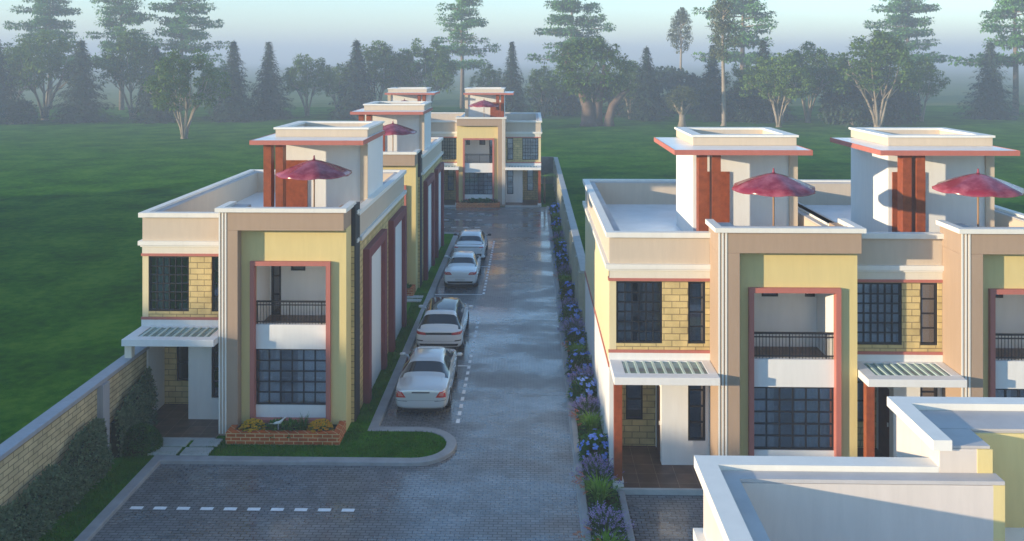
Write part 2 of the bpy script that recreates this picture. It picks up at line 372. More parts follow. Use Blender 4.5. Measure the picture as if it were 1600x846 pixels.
# ------------------------------------------------------------------ houses
def window(root, x0, x1, z0, z1, y, nx, nz, mir, name='window', fr=.05, bar=.018, curtain=None, axis='y'):
    """black steel window in a wall at depth y; parts: window > pane"""
    f=MB()
    def bx(a,b,c,d,e,h): 
        f.box(a,b,c,d,e,h) if axis=='y' else f.box(c,d,a,b,e,h)
    bx(x0,x1,y-.03,y+.05,z0,z0+fr); bx(x0,x1,y-.03,y+.05,z1-fr,z1)
    bx(x0,x0+fr,y-.03,y+.05,z0+fr,z1-fr); bx(x1-fr,x1,y-.03,y+.05,z0+fr,z1-fr)
    for k in range(1,nx):
        x=x0+fr+(x1-x0-2*fr)*k/nx; bx(x-bar,x+bar,y-.022,y+.04,z0+fr,z1-fr)
    for k in range(1,nz):
        zz=z0+fr+(z1-z0-2*fr)*k/nz; bx(x0+fr,x1-fr,y-.018,y+.036,zz-bar,zz+bar)
    fo=f.build(name,M['dark'],root,mirror=mir)
    p=MB()
    if axis=='y': p.box(x0+fr*.5,x1-fr*.5,y+.012,y+.018,z0+fr*.5,z1-fr*.5)
    else: p.box(y+.012,y+.018,x0+fr*.5,x1-fr*.5,z0+fr*.5,z1-fr*.5)
    p.build('pane',M['glass'],fo,mirror=mir)
    return fo
def curtain(root,x0,x1,z0,z1,y,mir):
    c=MB(); n=max(6,int((x1-x0)/.045)); pts=[(x0+(x1-x0)*k/n, y+.035*math.sin(k*1.9)+.012*math.sin(k*.7)) for k in range(n+1)]
    for k in range(n):
        a,b=pts[k],pts[k+1]; c.poly([(a[0],a[1],z0),(b[0],b[1],z0),(b[0],b[1],z1),(a[0],a[1],z1)])
    return c.build('curtain',M['curtain'],root,mirror=mir,smooth=True,weld=True)

D = 12.3      # depth of a house
def make_house(label, group, ww=2.93, pmat='beige', fmat='brown', mir=False, cab=0., right='brick', left='yellow', shortpost=False, cabin=True):
    root=empty('terrace_house'); tag(root,label,'house',group)
    B=lambda mb,name,mt,par=root,**k: mb.build(name,mt,par,mirror=mir,**k)
    # --- ground and upper front walls of the wing
    wx0,wx1=-ww,0.
    ux=[(wx0+.20,wx0+1.55,3.70,5.52),(-.63,-.12,3.70,5.52)]
    a=MB(); a.wall(wx0+.2,wx1,3.10,5.54,1.1,.2,ux); B(a,'stone_wall',M['stone'])
    a=MB(); a.wall(wx0+.2,-1.38,.15,3.10,2.35,.15,[(wx0+.62,wx0+1.14,.95,2.75)]); B(a,'porch_wall',M['stone'])
    a=MB(); a.wall(-1.40,wx1,.15,3.10,1.1,.2,[(-.63,-.12,.85,2.85)]); B(a,'ground_wall',M['white'])
    a=MB(); a.wall(1.3,2.5,.15,3.1,-1.40,.2,[(1.40,2.25,.15,2.3)],axis='x'); B(a,'return_wall',M['white'])
    a=MB(); a.box(-1.38,-1.30,1.41,2.24,.16,2.29); dr=B(a,'door',M['door']); a=MB(); a.box(-1.42,-1.38,1.5,1.52,1.15,1.27); B(a,'handle',M['coping'],dr)
    # --- side walls, back wall, floors
    lm=M['paleyellow']
    a=MB(); a.box(wx0,wx0+.2,1.1,D,3.1,5.89); B(a,'side_wall',lm)
    a=MB(); a.box(wx0,wx0+.2,1.1,D,0,3.0); B(a,'side_wall',M['white'])
    a=MB(); a.box(wx0-.03,wx0+.2,1.08,D,3.0,3.1); B(a,'trim_band',M['rose'])
    a=MB(); a.wall(1.1,D,0,5.89,3.9,.2,axis='x'); B(a,'side_wall',M['stone'] if right=='brick' else M['yellow'])
    a=MB(); a.box(wx0+.2,3.9,D-.2,D,0,5.89); B(a,'back_wall',M['yellow'])
    a=MB(); a.box(wx0+.2,3.9,2.5,D-.2,3.0,3.2); a.box(wx0+.2,3.9,5.5,5.7,.15,3.0); a.box(wx0+.2,3.9,4.6,4.8,3.2,5.76)
    a.box(wx0+.2,-.02,1.3,2.5,3.0,3.11); a.box(.1,3.9,.75,2.5,3.0,3.2); a.box(-1.2,3.9,1.3,D-.2,0,.16); a.box(-.02,.06,1.3,4.6,3.2,5.7); a.box(-.02,.06,1.3,5.5,.16,3.0)
    B(a,'room',M['room'])
    a=MB(); a.box(wx0+.2,3.9,1.3,D-.2,5.76,5.98); a.box(.62,3.9,.75,1.3,5.76,5.98); B(a,'roof',M['roof'])
    # --- yellow bay with its recess
    a=MB(); a.wall(.62,4.0,0,6.6,.34,.2,[(1.05,3.40,.50,5.45)]); a.box(3.85,4.0,.54,1.1,0,6.6); B(a,'bay_wall',M['yellow'])
    a=MB()
    for (x0,x1,z0,z1) in ((.93,1.07,.42,5.57),(3.37,3.51,.42,5.57),(1.07,3.37,5.43,5.57),(1.07,3.37,.42,.52)): a.box(x0,x1,.22,.44,z0,z1)
    B(a,'recess_surround',M['rose'])
    a=MB(); a.box(1.055,3.395,.40,.60,2.72,3.50); B(a,'spandrel',M['white'])
    a=MB(); a.box(1.055,3.395,.40,.60,.525,.92); B(a,'apron_wall',M['white'])
    window(root,1.06,3.39,.92,2.72,.47,6,5,mir)
    a=MB(); a.box(.62,1.04,.545,2.2,3.2,5.45); a.box(3.41,3.84,.545,2.2,3.2,5.45); a.wall(1.04,3.41,3.2,5.45,2.0,.2,[(1.08,1.42,3.3,5.35),(1.75,2.25,4.85,5.3),(3.05,3.36,4.85,5.3)])
    B(a,'balcony_wall',M['white'])
    a=MB(); a.box(1.04,3.41,.60,2.0,3.2,3.34); B(a,'balcony_floor',M['tile'])
    a=MB(); a.box(1.04,3.41,.545,2.2,5.46,5.6); B(a,'balcony_ceiling',M['white'])
    window(root,1.75,2.25,4.85,5.3,2.05,1,1,mir,fr=.06); window(root,3.05,3.36,4.85,5.3,2.05,1,1,mir,fr=.06); window(root,1.08,1.42,3.34,5.35,2.05,1,3,mir,name='balcony_door',fr=.07)
    r=MB(); r.box(1.06,3.39,.46,.52,4.20,4.25); r.box(1.06,3.39,.47,.51,4.10,4.13); r.box(1.06,3.39,.47,.51,3.56,3.59)
    nb=25
    for k in range(nb): x=1.10+2.25*k/(nb-1); r.box(x-.007,x+.007,.483,.497,3.50,4.20)
    for x in (1.08,2.14,3.18): r.box(x-.014,x+.014,.475,.505,3.50,4.20)
    B(r,'railing',M['dark'])
    # --- brown portal: pillar, beam, fins, cap
    a=MB(); a.box(0,.62,0,1.1,0,6.6); a.box(0,4.0,0,.75,6.6,7.19); a.box(0,.64,.75,1.25,6.6,7.19); a.box(3.6,4.0,.75,1.5,6.6,7.19)
    po=B(a,'portal_frame',M[fmat],bevel=.012)
    if fmat!='brown':
        a=MB(); a.box(.645,3.595,.755,.785,5.98,7.188); a.box(.47,.655,1.1,1.256,6.0,7.192); B(a,'inner_lining',M['yellow'],po)
    for k in range(3):
        a=MB(); a.box(.012+k*.098,.062+k*.098,-.014,.05,.16,7.18); B(a,'fin',M['coping'],po)
    a=MB(); a.box(-.09,4.09,-.09,.15,7.19,7.32); a.box(-.09,.14,.15,1.3,7.19,7.32); a.box(3.86,4.09,.15,1.5,7.19,7.32)
    B(a,'portal_cap',M['coping'],po)
    a=MB(); a.box(.15,3.85,.16,.74,7.195,7.23); a.box(.15,.63,.75,1.24,7.195,7.23); B(a,'ledge',M['ledge'],po)
    # --- parapets with coping and lower cornice
    a=MB()
    a.box(wx0,0,1.1,1.47,5.98,6.85); a.box(wx0,wx0+.37,1.47,D,5.98,6.85); a.box(wx0+.37,3.72,D-.37,D,5.98,6.85); a.box(3.72,4.1,1.25,D,5.98,6.85)
    a.box(.0,.55,1.255,1.47,5.98,6.85)
    pa=B(a,'parapet',M[pmat])
    a=MB(); a.box(.55,.69,1.255,1.47,5.98,6.853); B(a,'pillar_back',M['yellow'])
    a=MB(); o=.10
    a.box(wx0-o,0,1.1-o,1.25,6.82,6.97); a.box(wx0-o,wx0+.15,1.25,D+o,6.82,6.97); a.box(wx0+.15,4.1+o,D-.15,D+o,6.82,6.97); a.box(3.95,4.1+o,1.55,D-.15,6.82,6.97)
    B(a,'coping',M['coping'],pa)
    a=MB(); a.box(wx0+.152,.69,1.257,1.465,6.855,6.90); a.box(wx0+.152,wx0+.365,1.465,D-.152,6.855,6.90); a.box(wx0+.365,3.72,D-.365,D-.152,6.855,6.90); a.box(3.725,3.948,1.56,D-.365,6.855,6.90); B(a,'ledge',M['ledge'],pa)
    a=MB()
    a.box(wx0-.11,0,1.0-.01,1.12,5.90,6.04); a.box(wx0-.11,wx0+.02,1.12,D+.1,5.90,6.04); a.box(4.08,4.21,1.9,D+.1,5.90,6.04); a.box(wx0+.02,4.08,D-.02,D+.1,5.90,6.04)
    a.box(wx0-.05,0,1.05,1.12,5.84,5.90); B(a,'cornice',M['coping'])
    a=MB(); a.box(wx0,0,1.08,1.3,5.62,5.89); B(a,'frieze',M['cream'])
    a=MB(); a.box(wx0-.03,0,1.05,1.3,5.54,5.62); B(a,'trim_band',M['rose'])
    a=MB(); a.box(wx0-.03,0,1.05,1.12,3.44,3.52); B(a,'trim_band',M['rose'])
    a=MB(); a.box(wx0-.02,0,1.06,1.15,3.20,3.44); B(a,'string_course',M['white'])
    # wing windows
    window(root,*ux[0],1.17,6,6,mir,fr=.06); window(root,*ux[1],1.17,1,4,mir,fr=.06)
    window(root,-.63,-.12,.85,2.85,1.17,1,4,mir,fr=.06); window(root,wx0+.62,wx0+1.14,.95,2.75,2.40,1,3,mir,fr=.05)
    curtain(root,wx0+.25,wx0+.75,3.25,5.6,1.50,mir); curtain(root,-.6,-.15,3.25,5.6,1.55,mir); curtain(root,1.12,1.75,.2,2.85,.70,mir); curtain(root,2.35,3.34,.2,2.85,.68,mir)
    a=MB(); a.box(wx0+.9,wx0+1.7,1.9,3.6,3.21,3.75); B(a,'bed',M['curtain'])
    a=MB(); a.box(1.5,2.9,2.2,3.0,.17,.95); B(a,'sofa',M['curtain'])
    # porch and canopy
    a=MB(); a.box(wx0+.2,0,-.28,2.5,0,.15); B(a,'porch_floor',M['tile'])
    a=MB(); a.box(wx0+.05,0,-.38,-.28,0,.15); B(a,'porch_step',M['kerblight'])
    a=MB(); cy0,cy1=-.38,1.055; cx0,cx1=wx0,-.012
    a.box(cx0,cx1,cy0,cy0+.34,3.03,3.24); a.box(cx0,cx0+.34,cy0+.34,cy1,3.03,3.24); a.box(cx1-.26,cx1,cy0+.34,cy1,3.03,3.24); a.box(cx0+.34,cx1-.26,cy1-.12,cy1,3.03,3.24)
    ca=B(a,'canopy',M['white'],bevel=.01)
    a=MB(); a.box(cx0+.34,cx1-.26,cy0+.34,cy1-.12,3.20,3.215); B(a,'glass_panel',M['canopyglass'],ca)
    for k in range(9):
        x=cx0+.46+k*(cx1-cx0-.86)/8; a=MB(); a.box(x-.035,x+.035,cy0+.345,cy1-.125,3.218,3.245); B(a,'slat',M['slatgreen'],ca)
    a=MB(); a.box(wx0+.02,wx0+.24,-.20,.02,2.6 if shortpost else .3,3.03); B(a,'canopy_post',M['cream'] if shortpost else M['wood'])
    if not shortpost:
        a=MB(); a.box(wx0-.02,wx0+.28,-.24,.06,0,.3); B(a,'post_base',M['white'])
    # side: dark pilaster with brackets and tall rose panel surrounds
    if right=='brick':
        a=MB(); a.box(4.0,4.14,1.12,1.86,.1,7.22); ps=B(a,'downpipe_casing',M['anthracite'])
        for zz in (5.95,6.9):
            a=MB(); a.box(4.145,4.18,1.3,1.6,zz,zz+.12); B(a,'bracket',M['coping'],ps)
        for (y0,y1) in ((2.6,6.3),(7.9,11.6)):
            a=MB(); a.box(4.1,4.33,y0,y0+.42,.1,5.45); a.box(4.1,4.33,y1-.42,y1,.1,5.45); a.box(4.1,4.33,y0+.42,y1-.42,5.1,5.45); pp=B(a,'panel_surround',M['roseshade'],bevel=.01)
            a=MB(); a.box(4.1,4.16,y0+.42,y1-.42,.1,5.1); B(a,'infill_panel',M['white'],pp)
    if not cabin: return root
    # --- roof cabin
    x0,x1,y0,y1=.10+cab,3.47+cab,4.2,7.5
    a=MB(); a.box(x0,x1,y0,y1,5.98,9.05); rc=B(a,'roof_cabin',M['white'])
    a=MB(); a.box(x0+.12,x0+1.18,y0-.06,y0+.02,5.98,8.35); B(a,'door',M['wood'],rc)
    a=MB(); a.box(x1-.25,x1+.02,y0-.08,y0-.002,5.98,9.04); B(a,'corner_pier',M['beige'],rc)
    for xx in (x0-.06,x0+.36):
        a=MB(); a.box(xx,xx+.27,2.95,3.35,5.98,9.05); B(a,'column',M['wood'],rc)
    sx0,sx1,sy0,sy1=x0-.84,x1-.02+.0,2.7,7.2
    if mir or cab<.3: sx1=x1+.02
    else: sx0=x0-.45; sx1=x1+.12
    a=MB(); a.box(sx0,sx1,sy0,sy1,9.055,9.2); sl=B(a,'canopy_slab',M['roof'],rc)
    a=MB(); a.box(sx0-.02,sx1+.02,sy0-.02,sy0,9.05,9.21); a.box(sx0-.02,sx0,sy0,sy1,9.05,9.21); a.box(sx1,sx1+.02,sy0,sy1,9.05,9.21); B(a,'fascia',M['rose'],sl)
    a=MB()
    for q in ((x0,x1,y0,y0+.3),(x0,x0+.3,y0+.3,y1),(x1-.3,x1,y0+.3,y1),(x0+.3,x1-.3,y1-.3,y1)): a.box(*q,9.205,9.48)
    cp=B(a,'cabin_parapet',M['beige'],rc)
    a=MB()
    for q in ((x0-.06,x1+.06,y0-.06,y0+.32),(x0-.06,x0+.32,y0+.32,y1+.06),(x1-.32,x1+.06,y0+.32,y1+.06),(x0+.32,x1-.32,y1-.32,y1+.06)): a.box(*q,9.48,9.55)
    B(a,'coping',M['coping'],cp)
    return root

HX,HY=-9.90,27.2
h1=make_house('yellow and brown house nearest on the left beside the boundary wall and parked cars','two-storey houses of one design',cab=.48,shortpost=True)
h1.location=(HX,HY,0)
h2=copy_tree(h1); h2.location=(HX,44.0,0); tag(h2,'middle house of the left side, half hidden behind the nearest left house')
h4=make_house('house closing the far end of the road with brick planter and whole facade visible','two-storey houses of one design',mir=True,cab=.15,right='plain')
h4.location=(-2.07,70.9,0)
h3=copy_tree(h4); h3.location=(-2.07-6.74,70.9,0); tag(h3,'farthest house mostly hidden, only its roof cabin and upper wall showing')
r1=make_house('nearest house of the right row with white side wall along the flower bed','two-storey houses of one design',ww=2.93,cab=0,right='plain')
r1.location=(5.24,24.3,0)
r2=make_house('second house of the right row, cut off by the right picture edge','two-storey houses of one design',ww=2.70,cab=-.38,right='plain')
r2.location=(11.97,24.3,0)
f1=make_house('house at bottom right seen from above, only its pale roof parapets in view','two-storey houses of one design',ww=2.87,mir=True,right='plain',cabin=False,pmat='pinkcream',fmat='pinkcream')
f1.location=(5.05,12.05,0); f1.rotation_euler=(0,0,math.pi)

# ------------------------------------------------------------------ parasols
def make_parasol():
    root=empty('parasol'); tag(root,'x','parasol','maroon parasols on the roof terraces')
    c=MB(); n=8; rr=1.27; sub=4; rings=5
    def P(k,t):      # k spoke index (float), t 0..1 from tip
        a=2*math.pi*k/n; fr=k-math.floor(k); sag=math.sin(math.pi*fr)
        r=rr*t*(1-.07*sag*t); z=2.66-.44*t**1.25-.05*sag*t*t
        return (r*math.cos(a),r*math.sin(a),z)
    for side in (0,1):
        dz=-.018 if side else 0
        for i in range(n*sub):
            for j in range(rings):
                q=[P(i/sub,j/rings),P(i/sub,(j+1)/rings),P((i+1)/sub,(j+1)/rings),P((i+1)/sub,j/rings)]
                q=[(x,y,z+dz) for x,y,z in q]
                c.poly(q if side else q[::-1])
    for i in range(n*sub):
        a,b=P(i/sub,1),P((i+1)/sub,1); c.poly([a,b,(b[0],b[1],b[2]-.07),(a[0],a[1],a[2]-.07)])
    co=c.build('canopy',M['maroon'],root,smooth=True,weld=True)
    f=MB(); f.lathe([(0,2.80),(.025,2.78),(.03,2.70),(.05,2.66),(0,2.64)],10); f.build('finial',M['maroon'],root)
    p=MB(); p.tube([(0,0,.06),(0,0,2.68)],.028,10); p.build('pole',M['brass'],root,smooth=True)
    r=MB()
    for k in range(n):
        a=2*math.pi*k/n; r.tube([(.03*math.cos(a),.03*math.sin(a),2.60),(rr*.97*math.cos(a),rr*.97*math.sin(a),2.185)],.009,5)
    r.build('ribs',M['brass'],root)
    b=MB(); b.lathe([(0,0),(.26,0),(.26,.05),(.06,.09),(.04,.3),(0,.3)],18); b.build('base',M['anthracite'],root,smooth=False)
    return root
ps=make_parasol()
spots=[(HX+2.55,HY+2.0,'maroon parasol on the roof of the nearest left house',20),(5.24+2.04,24.3+1.75,'maroon parasol on the roof of the nearest right-row house',5),
 (11.97+1.37,24.3+1.75,'maroon parasol cut by the right picture edge on the second right-row house',33),(HX+2.55,46.0,'maroon parasol on the middle left house, half hidden behind a roof cabin',12),
 (-2.07-1.86,72.9,'small distant parasol on the house closing the road',0),(-2.07-6.74-1.86,72.9,'small distant parasol on the farthest, mostly hidden house',25)]
for i,(x,y,lb,rz) in enumerate(spots):
    o=ps if i==0 else copy_tree(ps); o.location=(x,y,5.98); o.rotation_euler=(0,0,R(rz)); o['label']=lb

# ------------------------------------------------------------------ boundary walls
def bwall(name,label,x0,x1,y0,y1,z,face,cop,pil,pmat,side):
    root=empty(name,((x0+x1)/2,(y0+y1)/2,0)); tag(root,label,'wall')
    cx,cy=(x0+x1)/2,(y0+y1)/2
    a=MB(); a.box(x0+.05-cx,x1-.05-cx,y0-cy,y1-cy,0,z-.12); a.build('masonry',face,root)
    a=MB(); a.box(x0-.04-cx,x1+.04-cx,y0-cy,y1+.04-cy,z-.12,z); a.build('coping',cop,root,bevel=.015)
    for y in pil:
        a=MB()
        a.box(x0-.02-cx,x1+.12-cx,y-.2-cy,y+.2-cy,0,z-.121) if side>0 else a.box(x0-.12-cx,x1+.02-cx,y-.2-cy,y+.2-cy,0,z-.121)
        a.build('pilaster',pmat,root)
    return root
bwall('boundary_wall','yellow stone boundary wall with grey coping running along the left lawn',-12.95,-12.62,-3,HY+1.05,2.6,M['wallstone'],M['copingdark'],[10.3,17.8,25.2],M['copingdark'],1)
bwall('boundary_wall','grey garden wall with pilasters running behind the far flower bed',2.28,2.60,38.6,84,2.6,M['wallpale'],M['kerblight'],[39+3.1*k for k in range(15)],M['wallpale'],-1)
a=MB(); a.box(1.02,2.22,84,84.3,0,2.6); o=a.build('back_wall',M['walldark']); tag(o,'dark wall closing the gap beside the far house','wall')

# stepping slabs
def slabs(x,y,which):
    for i,(dx,dy,nm) in enumerate(((0,0,'far outer'),(.98,0,'far inner'),(0,-.6,'near outer'),(.98,-.6,'near inner'))):
        a=MB(); a.box(-.43,.43,-.25,.25,0,.06); o=a.build('stepping_slab',M['slab'],bevel=.012); o.location=(x+dx-.06*(dy<0),y+dy,.085)
        tag(o,f'grey stepping slab, {nm} one of four before the porch of the {which} left house','slab','stepping slabs')
slabs(-11.05,26.62,'nearest')
for i,yy in enumerate((43.25,42.6)):
    a=MB(); a.box(-.55,.55,-.22,.22,0,.06); o=a.build('stepping_slab',M['slab'],bevel=.012); o.location=(-5.95,yy,.085)
    tag(o,('far' if i==0 else 'near')+' slab of the pair on the lawn behind the white cars','slab','stepping slabs')

# ------------------------------------------------------------------ plants
def leaf(mb,p,d,l,wd,mi=0,droop=0.,nrm=None):
    d=d.normalized(); a=Vector((0,0,1)) if abs(d.z)<.95 else Vector((1,0,0))
    s=d.cross(a).normalized(); 
    if nrm is not None: s=nrm
    m=p+d*l*.5+Vector((0,0,-droop*l*.25)); e=p+d*l+Vector((0,0,-droop*l))
    mb.poly([p,m+s*wd*.5,e,m-s*wd*.5],mi)
def rdir(r,up=0.):
    while True:
        v=Vector((r.uniform(-1,1),r.uniform(-1,1),r.uniform(-1,1)+up))
        if .1<v.length<1.5: return v.normalized()
def blades(mb,r,n,h,spread,wd,droop=.5,base=.08):
    for _ in range(n):
        a=r.uniform(0,2*math.pi); l=h*r.uniform(.7,1.15); out=spread*r.uniform(.2,1.)
        p0=Vector((base*r.uniform(-1,1),base*r.uniform(-1,1),0)); o=Vector((math.cos(a),math.sin(a),0)); s=Vector((-math.sin(a),math.cos(a),0))*wd/2
        prev=None
        for k in range(5):
            t=k/4; q=p0+o*out*t**1.6+Vector((0,0,l*(t-droop*t*t*t*.55))); wv=s*(1-t*.85)
            if prev: mb.poly([prev[0],prev[1],q+wv,q-wv])
            prev=(q-wv,q+wv)
def make_grass_plant(r):
    root=empty('fountain_grass'); m=MB(); blades(m,r,150,.82,.66,.042,.6); m.build('foliage',M['leaf_blade'],root)
    p=MB()
    for k in range(9):
        a=r.uniform(math.pi*.7,math.pi*1.4); o=Vector((math.cos(a),math.sin(a),0)); h=r.uniform(.45,.8); q=o*r.uniform(.35,.6)+Vector((0,0,h))
        d=(o*1+Vector((0,0,r.uniform(-.2,.6)))).normalized()
        for _ in range(14): leaf(p,q+d*r.uniform(0,.16),(d+rdir(r)*.8),.07,.022)
    p.build('plumes',M['orangefl'],root); return root
def make_lavender(r):
    root=empty('lavender_bush'); st=MB(); fl=MB()
    for _ in range(170):
        d=rdir(r,.7); d.z=abs(d.z)*.9+.25; d.normalize(); L_=r.uniform(.42,.62)
        q=d*L_; st.tube([Vector((d.x*.08,d.y*.08,0)),q*.6+Vector((0,0,.02)),q],.006,3,cap=False)
        for k in range(7): leaf(fl,q+d*(k*.024-.02),(d*.6+rdir(r)),.045,.028)
    for _ in range(260):
        d=rdir(r,.4); d.z=abs(d.z); leaf(st,d*r.uniform(.1,.36),d+rdir(r)*.6,.13,.018)
    st.build('foliage',M['lavleaf'],root); fl.build('blossoms',M['lavender'],root); return root
def make_blue(r):
    root=empty('blue_flower_shrub'); st=MB(); fl=MB()
    for _ in range(420):
        d=rdir(r,.3); d.z=abs(d.z); p=Vector((d.x*.42,d.y*.42,.08+d.z*.55))*r.uniform(.55,1.); leaf(st,p,d+rdir(r)*.7,.15,.075,droop=.2)
    for _ in range(36):
        d=rdir(r,.6); d.z=abs(d.z); c=Vector((d.x*.45,d.y*.45,.12+d.z*.58))*r.uniform(.92,1.05); big=r.uniform(.055,.10)
        a0=Vector((0,0,1)) if abs(d.z)<.9 else Vector((1,0,0)); u=d.cross(a0).normalized(); v=d.cross(u)
        for k in range(5):
            an=2*math.pi*k/5+r.random(); o=u*math.cos(an)+v*math.sin(an); s=(u*-math.sin(an)+v*math.cos(an))
            fl.poly([c,c+o*big*.6+s*big*.42+d*.01,c+o*big+d*.015,c+o*big*.6-s*big*.42+d*.01])
    st.build('foliage',M['leaf_bush'],root); fl.build('blossoms',M['bluefl'],root); return root
def make_leafball(name,r,mats,rad,hgt,n,ls,fl=None,nf=0,fs=.05):
    root=empty(name); st=MB()
    for _ in range(n):
        d=rdir(r,.3); d.z=abs(d.z); p=Vector((d.x*rad,d.y*rad,d.z*hgt))*r.uniform(.5,1.); leaf(st,p,d+rdir(r)*.8,ls,ls*.5,droop=.2)
    st.build('foliage',mats,root)
    if fl:
        f=MB()
        for _ in range(nf):
            d=rdir(r,.7); d.z=abs(d.z); c=Vector((d.x*rad,d.y*rad,d.z*hgt))*r.uniform(.95,1.1)
            for k in range(8):
                an=2*math.pi*k/8; f.poly([c,c+Vector((math.cos(an-.3)*fs*.8,math.sin(an-.3)*fs*.8,.01)),c+Vector((math.cos(an)*fs,math.sin(an)*fs,-.004)),c+Vector((math.cos(an+.3)*fs*.8,math.sin(an+.3)*fs*.8,.012))])
        f.build('blossoms',fl,root)
    return root
pr=random.Random(3)
protos={'g':[make_grass_plant(pr) for _ in range(2)],'l':[make_lavender(pr) for _ in range(2)],'b':[make_blue(pr) for _ in range(3)]}
used=set()
bed=[('g',18.7),('g',20.5),('l',21.75),('g',23.2),('l',24.35),('b',25.9),('g',27.5),('l',28.9),('b',30.3),('l',31.5),('b',32.7),('g',34.4),('b',35.6),('l',37.4),('b',39.0),('l',40.8),('b',43.0),('g',45.3),('l',47.5),('b',49.6),('b',52.5),('g',54.8),('l',56.3),('g',59.0),('b',61.3),('g',64.0),('b',66.8)]
kindname={'g':('arching green grass clump with orange plumes','grass clump','ornamental grasses in the right bed'),'l':('purple lavender bush','lavender','lavender bushes in the right bed'),'b':('blue flowered shrub','shrub','blue flowering shrubs in the right bed')}
ordn=['nearest','second','third','fourth','fifth','sixth','seventh','eighth','ninth','tenth','eleventh','twelfth']
cnt={'g':0,'l':0,'b':0}
for k,(t,y) in enumerate(bed):
    i=pr.randrange(len(protos[t])); key=(t,i); o=protos[t][i]
    if key in used: o=copy_tree(o)
    used.add(key)
    o.location=(1.95+pr.uniform(-.08,.06)-(.08 if t=='g' else 0),y,.085); o.rotation_euler=(0,0,0 if t=='g' else pr.uniform(0,6.28)); s=pr.uniform(.95,1.15)*(1.22 if t=='b' else 1.08 if t=='l' else 1.0); o.scale=(s,s,s)
    nm,cat,gp=kindname[t]; c=cnt[t]; cnt[t]+=1
    tag(o,f'{nm}, {ordn[c]} of its kind along the right bed counted from the near end',cat,gp)
for t in protos:
    for i,o in enumerate(protos[t]):
        if (t,i) not in used:
            for ch in list(o.children): bpy.data.objects.remove(ch)
            bpy.data.objects.remove(o)

m=MB(); rg=random.Random(17)
for _ in range(9000):
    y=18+56*rg.random()**1.4; x=rg.uniform(1.54,2.22 if y>24.5 else 2.38); leaf(m,Vector((x,y,.08+.16*rg.random()**2)),rdir(rg,.6),rg.uniform(.08,.16),.055)
tag(m.build('ground_cover',M['leaf_bush']),'low green leaves covering the soil of the right bed','ground cover',kind='stuff')
# brick planters
def make_planter(label,mirror=False):
    root=empty('brick_planter'); tag(root,label,'planter','brick planters at the house fronts')
    a=MB(); x0,x1,y0,y1=.45,3.99,-.62,.0
    a.box(x0,x1,y0,y0+.2,0,.365); a.box(x0,x0+.2,y0+.2,-.05,0,.365); a.box(x1-.2,x1,y0+.2,.335,0,.365); a.build('brickwork',M['redbrick'],root,mirror=mirror)
    b=MB(); b.box(.65,3.79,y0+.2,-.05,0,.24); b.box(.63,3.79,-.049,.335,0,.24); b.build('soil',M['soil'],root,mirror=mirror)
    return root
p1=make_planter('red brick planter with yellow flowers before the nearest left house'); p1.location=(HX,HY,.1)
p2=copy_tree(p1); p2.location=(HX,44.,.1); tag(p2,'red brick planter corner at the foot of the middle left house')
p4=make_planter('red brick planter before the house closing the road',True); p4.location=(-2.07,70.9,.0)
rp=random.Random(11)
mg=make_leafball('marigold_clump',rp,M['leaf_bright'],.36,.34,420,.11,M['marigold'],130,.075)
mg.location=(HX+1.15,HY-.22,.33); tag(mg,'yellow flowering clump at the left end of the nearest brick planter','flowers','plants in the nearest brick planter')
m2=copy_tree(mg); m2.location=(HX+3.3,HY-.2,.33); m2.rotation_euler=(0,0,2); tag(m2,'yellow flowering clump at the right end of the nearest brick planter')
lp_=make_leafball('leafy_plant',rp,M['leaf_bright'],.34,.26,140,.24); lp_.location=(HX+1.95,HY-.2,.33); tag(lp_,'broad leaved green plant under the white ornament in the nearest planter','plant','plants in the nearest brick planter')
lq=copy_tree(lp_); lq.location=(HX+2.4,HY-.28,.33); lq.rotation_euler=(0,0,1); lq.scale=(.8,.8,1.1); tag(lq,'low leafy plant in the middle of the nearest planter, beside the spiky one')
sp=empty('spiky_plant'); m=MB(); blades(m,rp,70,.55,.3,.03,.3); m.build('foliage',M['leaf_bright'],sp); sp.location=(HX+2.75,HY-.15,.33); tag(sp,'spiky narrow leaved plant in the nearest planter','plant','plants in the nearest brick planter')
m=MB(); m.tube([(-.16,0,.30),(-.05,0,.33),(.08,0,.36),(.16,0,.44),(.21,0,.50),(.28,0,.52)],[.012,.045,.05,.022,.02,.006],8); m.tube([(.0,.01,.32),(0,.01,0)],.008,5); m.tube([(.03,-.02,.32),(.03,-.02,0)],.008,5)
m.poly([(-.16,0,.30),(-.34,.05,.27),(-.2,.0,.33)]); o=m.build('garden_bird_ornament',M['coping'],smooth=True); o.location=(HX+1.98,HY-.28,.30); tag(o,'small white bird shaped ornament among leaves in the nearest planter','ornament')
for i,(x,kind) in enumerate(((.9,'f'),(1.5,'l'),(2.1,'l'),(2.7,'l'),(3.3,'f'))):
    nm=['leftmost','second','middle','fourth','rightmost'][4-i]
    if kind=='l': o=copy_tree(lp_); o.scale=(1.1,1.1,1.4); tag(o,f'green leafy plant in the far house planter, {nm} of five plants','plant','plants in the far planter')
    else:
        o=make_leafball('flowering_plant',rp,M['leaf_bush'],.34,.4,160,.14,M['pinkfl'],26,.06); tag(o,f'pink flowering plant in the far house planter, {nm} of five plants','plant','plants in the far planter')
    o.location=(-2.07-x,70.75,.24)
o=copy_tree(lp_); o.location=(HX+3.5,43.75,.33); tag(o,'green plant in the brick planter of the middle left house','plant')

